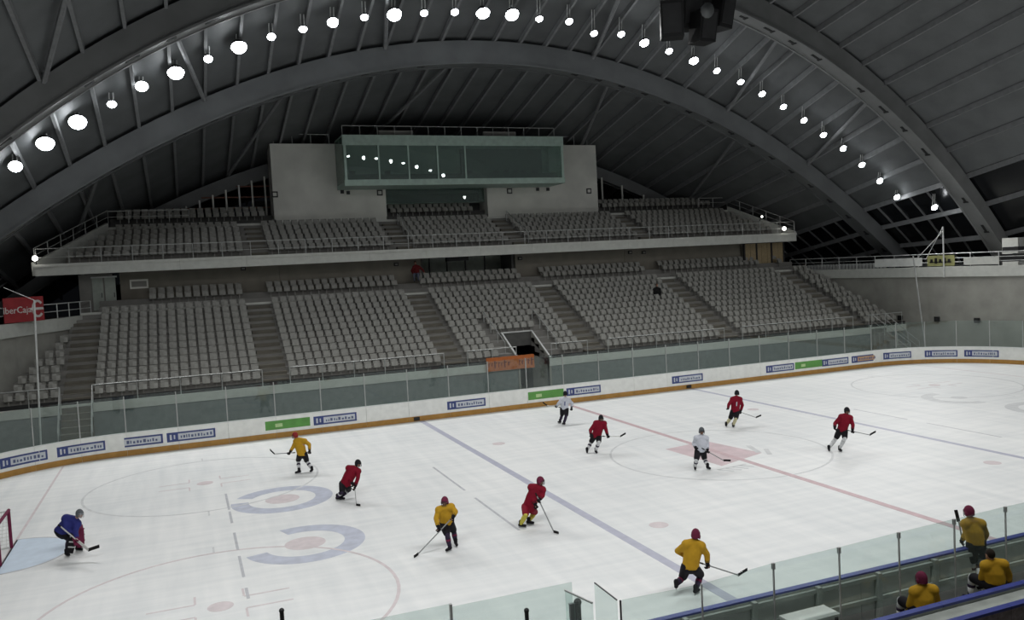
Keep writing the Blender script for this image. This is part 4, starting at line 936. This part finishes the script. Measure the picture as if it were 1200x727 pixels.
        ft = (fw*.9+hx*(.25 if i else -.25)).normalized() if not J.get('toe'+'LR'[i]) else (vr*J['toe'+'LR'[i]][0]+vt*J['toe'+'LR'[i]][1]).normalized()
        bt = MB(); bt.capsule(an+Z*.08, an-Z*.02, .064, .056); bt.capsule(an-Z*.03-ft*.04, an-Z*.045+ft*.14, .052, .044); bt.ball(an-Z*.045+ft*.15, .042, 8, 6)
        bo = remesh(bt, .018, 1).build('skate', 'pants_black', ob, None, True)
        MB().bar(an-Z*.098-ft*.08, an-Z*.098+ft*.18, .008, .034).build('skate_blade', 'steel', bo); 
        for q in (-.04, .12): MB().tube(an-Z*.06+ft*q, an-Z*.09+ft*q, .02, .014, 6).build('blade_holder', 'sock_white', bo)
    # ---- helmet
    if helmet:
        h = MB(); rows = []
        for kk in range(7):
            t = PI*.5*kk/6*1.12; rr = math.sin(t)
            rows.append([hd+Z*.012+hl*.105*rr*math.cos(a)+hf*.125*rr*math.sin(a)+Z*(.14*math.cos(t)-(.055 if (kk == 6 and math.sin(a) < .3) else 0)) for a in [2*PI*i/14 for i in range(14)]])
        h.loft(rows, caps=False); h.add([p for p in rows[0]], [tuple(range(14))])
        inner = [[hd+(p-hd)*.93 for p in r] for r in rows]; h.loft(inner, caps=False); h.loft([rows[-1], inner[-1]], caps=False)
        he = h.build('helmet', cols['helmet'], ob, None, True)
        for s in (-1, 1): MB().ball(hd+hl*s*.098-Z*.035, (.02, .045, .06), 8, 6, (hl, hf, Z)).build('ear_guard', cols['helmet'], he, None, True)
        cg = MB()
        for q in range(5):
            z = .03-.035*q; cg_p = [hd+hl*.10*math.sin(a)+hf*(.135 if q < 4 else .12)*math.cos(a)+Z*z for a in [-1.2+2.4*i/6 for i in range(7)]]
            for m0, m1 in zip(cg_p, cg_p[1:]): cg.tube(m0, m1, .005, n=4)
        for a in (-.7, 0, .7): cg.tube(hd+hl*.10*math.sin(a)+hf*.135*math.cos(a)+Z*.04, hd+hl*.10*math.sin(a)+hf*.125*math.cos(a)-Z*.11, .005, n=4)
        cg.build('face_cage', 'steel' if goalie else 'dark_metal', he)
        MB().tube(hd+hl*.075-Z*.06, hd-Z*.13+hf*.05, .008, n=5).tube(hd-hl*.075-Z*.06, hd-Z*.13+hf*.05, .008, n=5).build('chin_strap', 'black', he)
    else:
        MB().ball(hd+Z*.025-hf*.015, (.086, .10, .108), 12, 8, (hl, hf, Z)).build('hair', 'hair_dark', ob, None, True)
    # ---- gloves and stick
    st = None; ends = None
    if stick:
        hi = 1 if stick['hand'] == 'R' else 0; h0 = arms[hi][2]; d0 = (arms[hi][2]-arms[hi][1]).normalized(); g0 = h0+d0*.05
        heel = atz(*stick['heel'], .03+base_z) if stick.get('ice') else atdep(*stick['heel'], depth(g0)+stick.get('dd', -.1))
        ln = (heel-g0).length
        if ln > 1.35: heel = g0+(heel-g0).normalized()*1.35
        if 'end' in stick: te = atdep(*stick['end'], depth(g0)+stick.get('ed', 0))
        else: te = g0-(heel-g0).normalized()*.25
        if (te-g0).length > .8: te = g0+(te-g0).normalized()*.8
        sx = (heel-g0).normalized(); ends = (te, heel, sx)
    if gloves:
        for i, (sh, el, ha) in enumerate(arms):
            d = (ha-el).normalized(); pl = ha+d*.05; ax = None
            if stick and (i == hi): ax = ends[2]
            if ax is None: ax = d.cross(fr); ax = ax.normalized() if ax.length > .2 else lat
            ax = (ax-d*ax.dot(d)); ax = ax.normalized() if ax.length > .1 else d.orthogonal().normalized(); nn = d.cross(ax)
            if nn.dot(fr) < 0: nn = -nn
            g = MB(); g.tube(el.lerp(ha, .62), ha, .068, .054, 10); g.ball(pl, (.062, .052, .045), 10, 6, (d, ax, nn))
            for q in range(4):
                c0 = pl+ax*(-.048+.032*q)+d*.045; c1 = c0+d*(.045-.006*abs(q-1.5))+nn*.02; c2 = c1+nn*.04-d*.012; g.capsule(c0, c1, .0175, .0165, 7); g.capsule(c1, c2, .0165, .0145, 7)
            t0 = pl+ax*.045-d*.01; t1 = t0+ax*.025+d*.035+nn*.025; g.capsule(t0, t1, .018, .0165, 7); g.capsule(t1, t1+nn*.03+d*.01, .0165, .014, 7)
            go = g.build('glove', cols.get('glove', 'pants_black') if not (goalie and i == 1) else 'pad_maroon', ob, None, True)
            if goalie and i == hi: MB().obox(pl-nn*.06, d*.17, ax*.10, nn*.02).build('blocker', 'pad_maroon', go)
    if stick:
        te, heel, sx = ends
        tip = atz(*stick['tip'], .05+base_z) if stick.get('ice') else atdep(*stick['tip'], depth(heel))
        bl_ = tip-heel; bl_ = bl_.normalized()*min(max(bl_.length, .26), .36)
        sth = thing('hockey_stick', tuple(heel), stick['label'], 'hockey stick')
        shf = MB(); shf.bar(te, heel, .022, .03); shf.build('shaft', stick.get('col', 'stick_grey'), sth)
        MB().bar(te, te+(heel-te).normalized()*.12, .028, .036).build('grip_tape', 'tape_black', sth)
        dn = -Z if abs(bl_.normalized().z) < .7 else bl_.cross(sx).normalized()
        bd = MB(); side = bl_.normalized().cross(Z); side = side.normalized() if side.length > .1 else lat
        hw_ = .045 if not goalie else .06
        WZ = Z if abs(bl_.normalized().z) < .7 else bl_.normalized().cross(side)
        rows = [[heel+bl_*t+side*(.012*t*t*3)+WZ*zz+side*ss for zz, ss in ((-hw_*.7, -.006), (hw_, -.006), (hw_, .006), (-hw_*.7, .006))] for t in (-.05, .25, .5, .75, 1.0)]
        bd.loft(rows).build('blade', stick.get('blade', 'tape_black'), sth)
        if goalie: MB().bar(heel+(te-heel).normalized()*.02, heel+(te-heel).normalized()*.55, .024, .085, Z).build('paddle', 'stick_white', sth)
    return ob
GR = 'ice hockey players'
def C(j, s, h='helmet_maroon', **k): d = dict(jersey=j, pants='pants_black', socks=s, helmet=h); d.update(k); return d
# goalkeeper
make_person('person', dict(head=(93.3, 602.5), neck=(88.3, 607.5), shL=(80, 609), shR=(88, 613), lean=-.05, hlean=-.1, elL=(77, 620, 1), haL=(84, 626, -.25), elR=(88, 624, 1), haR=(90, 631, -.35), hip=(72, 624), knL=(81, 631), knR=(90, 622), ankL=(78, 648), ankR=(91, 642), toeL=(.8, .6), toeR=(1, .2)),
            (1, .35), C('jersey_blue', 'sock_dark', 'helmet_grey', pads=['pants_black', 'pad_maroon']), 'goalkeeper in blue jersey crouching by the crease with maroon leg pads', goalie=True, group=GR,
            stick=dict(hand='R', heel=(104, 645), tip=(118, 640), ice=False, dd=-.15, end=(63, 611), ed=.2, label='goalkeeper stick with wide paddle held low by the goalkeeper', col='stick_white'))
make_person('person', dict(head=(345.8, 510.6), neck=(349, 514.5), shL=(345.5, 517), shR=(358, 517), elL=(343.5, 524), haL=(340, 530, -.1), elR=(362.5, 521), haR=(362.8, 528, -.1), hip=(354, 532.5), knL=(349.5, 540), knR=(359.5, 540.5), ankL=(350.5, 552), ankR=(365.5, 550), toeL=(-.9, .6), toeR=(-.2, 1), lean=-.05),
            (-1, .3), C('jersey_yellow', 'sock_white', 'helmet_red'), 'player in yellow jersey with red helmet reaching stick sideways near the boards', group=GR,
            stick=dict(hand='L', heel=(321.6, 532.3), tip=(316.5, 528), dd=0.1, label='stick held out level by the yellow player near the boards'))
make_person('person', dict(head=(419.5, 543.4), neck=(415, 547.3), shL=(409.5, 549), shR=(419, 552), elL=(410, 562), haL=(413.5, 569, -.25), elR=(419.5, 560), haR=(416.2, 570.5, -.2), hip=(404.5, 568), knL=(400.8, 576), knR=(409, 574), ankL=(395.5, 583), ankR=(399.5, 582.5), toeL=(.9, .4), toeR=(.9, .5), lean=-.1),
            (1, .5), C('jersey_red', 'sock_dark', 'helmet_black', stripe='sock_white'), 'player in red jersey leaning hard into a turn, legs trailing', group=GR, number=((-.05, .05), 'back'),
            stick=dict(hand='R', heel=(417.6, 592), tip=(422, 592.3), ice=True, label='stick pointed straight down by the leaning red player'))
make_person('person', dict(head=(521.2, 587.9), neck=(521.3, 594), shL=(513.5, 598), shR=(529.5, 594), elL=(511, 608), haL=(513.6, 618, -.2), elR=(534, 600), haR=(531, 606, -.3), hip=(523, 612.5), knL=(524, 626), knR=(531.5, 622), ankL=(527, 641.5), ankR=(534, 635.5), toeL=(-.6, .8), toeR=(.3, 1), lean=-.2),
            (-.3, 1), C('jersey_yellow', 'sock_dark', stripe='pad_maroon'), 'player in yellow jersey facing forward with stick stretched to the ice', group=GR, 
            stick=dict(hand='L', heel=(490, 649.5), tip=(486.5, 653), ice=True, end=(531, 606), ed=-.02, label='long stick slanting to the ice before the front-facing yellow player'))
make_person('person', dict(head=(633.3, 564), neck=(630.5, 569.5), shL=(624.5, 571.5), shR=(634, 573.5), elL=(624, 584), haL=(627.5, 592, -.2), elR=(636, 581), haR=(632, 586, -.25), hip=(619.5, 595), knL=(616, 603.5), knR=(627, 600.5), ankL=(610.3, 614.5), ankR=(619.5, 611), toeL=(1, .3), toeR=(1, .3), lean=-.1),
            (1, .4), C('jersey_red', 'sock_yellow', stripe='sock_yellow', pants='jersey_red'), 'player in red jersey and yellow socks skating bent over beside the blue line', group=GR,
            stick=dict(hand='R', heel=(649, 623.5), tip=(655.5, 624.8), ice=True, end=(627.5, 578), ed=.1, label='stick with black blade pushed ahead by the red player in yellow socks'))
make_person('person', dict(head=(815.3, 626.8), neck=(814, 633.5), shL=(803, 638), shR=(823, 640), elL=(794, 646), haL=(809, 655, .35), elR=(828.5, 650), haR=(829, 660.5, .1), hip=(809, 664.5), knL=(800, 677, -1), knR=(821, 674, -1), ankL=(792.5, 685.5, .28), ankR=(815.3, 691.5), toeL=(.3, -.9), toeR=(.6, -.7)),
            (.6, -.8), C('jersey_yellow', 'sock_dark', stripe='pad_maroon'), 'player in yellow jersey seen from behind, mid-stride by the near glass', group=GR,
            stick=dict(hand='R', heel=(865.4, 674.4), tip=(872.2, 669.5), ice=False, dd=.25, label='stick stretched sideways by the yellow player seen from behind'))
make_person('person', dict(head=(662.5, 461.7), neck=(662, 466.5), shL=(656.8, 468.8), shR=(668, 469.2), elL=(654.5, 473), haL=(652.3, 476.3, .1), elR=(670.7, 473), haR=(669.8, 478, .1), hip=(661.4, 479), knL=(658.5, 486.6, -1), knR=(663.6, 487, -1), ankL=(656.3, 494), ankR=(661.2, 495.8), toeL=(-.6, -.8), toeR=(-.5, -.8)),
            (-.5, -.8), C('jersey_white', 'sock_dark', 'helmet_black'), 'player in white jersey and black helmet seen from behind before the green advert', group=GR, number=((0,), 'back'),
            stick=dict(hand='L', heel=(641, 475.5), tip=(636, 472), dd=.1, label='white stick held by the white player before the green advert', col='stick_white'))
make_person('person', dict(head=(704.3, 490.3), neck=(703.5, 494), shL=(697, 495.8), shR=(709.5, 496.3), elL=(691.8, 504.5), haL=(692.6, 510, -.2), elR=(710.3, 504.5), haR=(712, 510.5, -.2), hip=(699, 511), knL=(692.8, 518), knR=(701.8, 518), ankL=(688, 528), ankR=(698.2, 528.3), toeL=(-.1, 1), toeR=(.2, 1), lean=-.15),
            (.2, 1), C('jersey_red', 'sock_white', 'helmet_black'), 'player in red jersey bent forward outside the centre circle', group=GR,
            stick=dict(hand='R', heel=(727, 511.8), tip=(731.5, 509), dd=-.1, label='pale stick held sideways by the red player outside the centre circle', col='stick_white'))
make_person('person', dict(head=(822.2, 505.2), neck=(822, 511), shL=(815.5, 513.5), shR=(828, 513.8), elL=(813, 520.5), haL=(815.5, 525, -.15), elR=(829, 521.5), haR=(829, 528, -.15), hip=(821, 528.5), knL=(816.2, 538.3), knR=(825.5, 537.5), ankL=(814.6, 547.5), ankR=(829.3, 546.8), toeL=(-.2, 1), toeR=(.4, 1)),
            (.2, 1), C('jersey_white', 'sock_white', 'helmet_grey'), 'player in white jersey standing on the red centre emblem', group=GR,
            stick=dict(hand='R', heel=(848, 540), tip=(856, 540), dd=-.1, label='stick resting low beside the white player on the centre emblem'))
make_person('person', dict(head=(863.5, 460.9), neck=(862.8, 465), shL=(857, 467.8), shR=(868.6, 467.8), elL=(854, 474.5), haL=(853.2, 478.5, .05), elR=(870, 475), haR=(868, 482.5, .1), hip=(861.5, 482), knL=(855.8, 490.5, -1), knR=(862.5, 490.5, -1), ankL=(851, 497.7), ankR=(859.2, 498.5), toeL=(.4, -.9), toeR=(.5, -.8)),
            (.6, -.8), C('jersey_red', 'sock_cream', 'helmet_black', stripe='sock_cream'), 'player in red jersey and cream socks seen from behind with white number', group=GR, number=((0,), 'back'),
            stick=dict(hand='R', heel=(886, 489.6), tip=(891.5, 487), dd=.15, label='stick held to the side by the red player in cream socks'))
make_person('person', dict(head=(992.5, 481.5), neck=(991.3, 486), shL=(984.2, 488.2), shR=(998, 489.8), elL=(978.5, 496.5), haL=(978.3, 501.5, -.1), elR=(999.5, 498), haR=(999, 504.5, -.2), hip=(987, 504.5), knL=(980, 513.3), knR=(990, 513.5), ankL=(971.3, 525.6), ankR=(984, 526), toeL=(-.3, 1), toeR=(.1, 1), lean=-.1),
            (.3, .9), C('jersey_red', 'sock_white', 'helmet_black', stripe='sock_white'), 'player in red jersey and white socks gliding with legs spread', group=GR,
            stick=dict(hand='R', heel=(1019.5, 510), tip=(1024.8, 506.6), dd=-.05, label='stick held out by the red player with white socks'))
# bench: one standing, two seated
make_person('person', dict(head=(1135.7, 600), neck=(1138, 608), shL=(1131, 614), shR=(1150, 614), elL=(1132.5, 625, 1), haL=(1128, 633, .25), elR=(1155.5, 626), haR=(1151, 637, .2), hip=(1143.5, 636), knL=(1139.6, 658, -1), knR=(1149, 653, -1), ankL=(1140, 677), ankR=(1147.5, 682), toeL=(-.4, -.9), toeR=(-.3, -.9)),
            (-.4, -.9), C('jersey_yellow', 'sock_white'), 'player in yellow jersey standing at the near boards, back turned', base_z=.25, group=GR,
            stick=dict(hand='L', heel=(1123.5, 611), tip=(1121.3, 601), dd=.05, end=(1131, 650), ed=0, label='upright stick held by the standing yellow player at the boards'))
s1 = aty(1083, 712, -16.75); s2 = aty(1167, 687, -16.75)
make_person('person', dict(base=s1, head=(1080, 678.5), neck=(1081.5, 687), shL=(1072, 693.5), shR=(1093, 691.5), elL=(1067, 707), haL=(1064, 716, .25), elR=(1098, 705), haR=(1098, 712, .3), hip=(1083, 714)), (-.3, -.95), C('jersey_yellow', 'sock_white'),
            'player in yellow jersey and maroon helmet seated on the bench', base_z=.12, seated=True, group=GR)
make_person('person', dict(base=s2, head=(1160, 650.5), neck=(1162.5, 657.5), shL=(1155, 663), shR=(1175.5, 661.5), elL=(1151, 676), haL=(1150, 686, .25), elR=(1182, 674), haR=(1183, 682, .3), hip=(1167, 685)), (-.3, -.95), C('jersey_yellow', 'sock_white', 'helmet_black'),
            'player in yellow jersey with dark hair seated on the bench beside the standing player', base_z=.12, seated=True, helmet=False, group=GR)
# two people in the stands
sp = SPX; zt_ = LZ0+SPR*LR
make_person('person', dict(base=sp, head=(769.8, 334), neck=(770, 337), shL=(767, 339), shR=(773, 339), elL=(766, 343), haL=(768, 346, -.25), elR=(774, 343), haR=(773, 346, -.25), hip=(770, 345)), (0, 1), dict(jersey='coat_black', pants='coat_black', socks='sock_dark', helmet='helmet_black'),
            'spectator in black clothes sitting alone among the grey seats', base_z=zt_, seated=True, helmet=False, skates=False, gloves=False)
q = aty(488, 337, 29.1); zb = q.z
make_person('person', dict(head=(486.5, 308), neck=(487.5, 311), shL=(484, 313), shR=(492, 313), elL=(482.5, 317.5), haL=(484.5, 321, -.1), elR=(495, 316), haR=(497, 319, -.1), hip=(488.5, 321.5), knL=(486.5, 329), knR=(490, 329), ankL=(487, 335.5, .1), ankR=(490, 335.5, .1), base=None) if False else
            dict(base=aty(488, 322, 29.1), head=(486.5, 308), neck=(487.5, 311), shL=(484, 313), shR=(492, 313), elL=(482.5, 317.5), haL=(484.5, 321, -.1), elR=(495, 316), haR=(497, 319, -.1), hip=(488.5, 322)), (0, 1), dict(jersey='coat_red', pants='jeans', socks='sock_dark', helmet='helmet_black'),
            'person in dark red top by the dark passage behind the seats', base_z=ZA+.12, seated=True, helmet=False, skates=False, gloves=False)
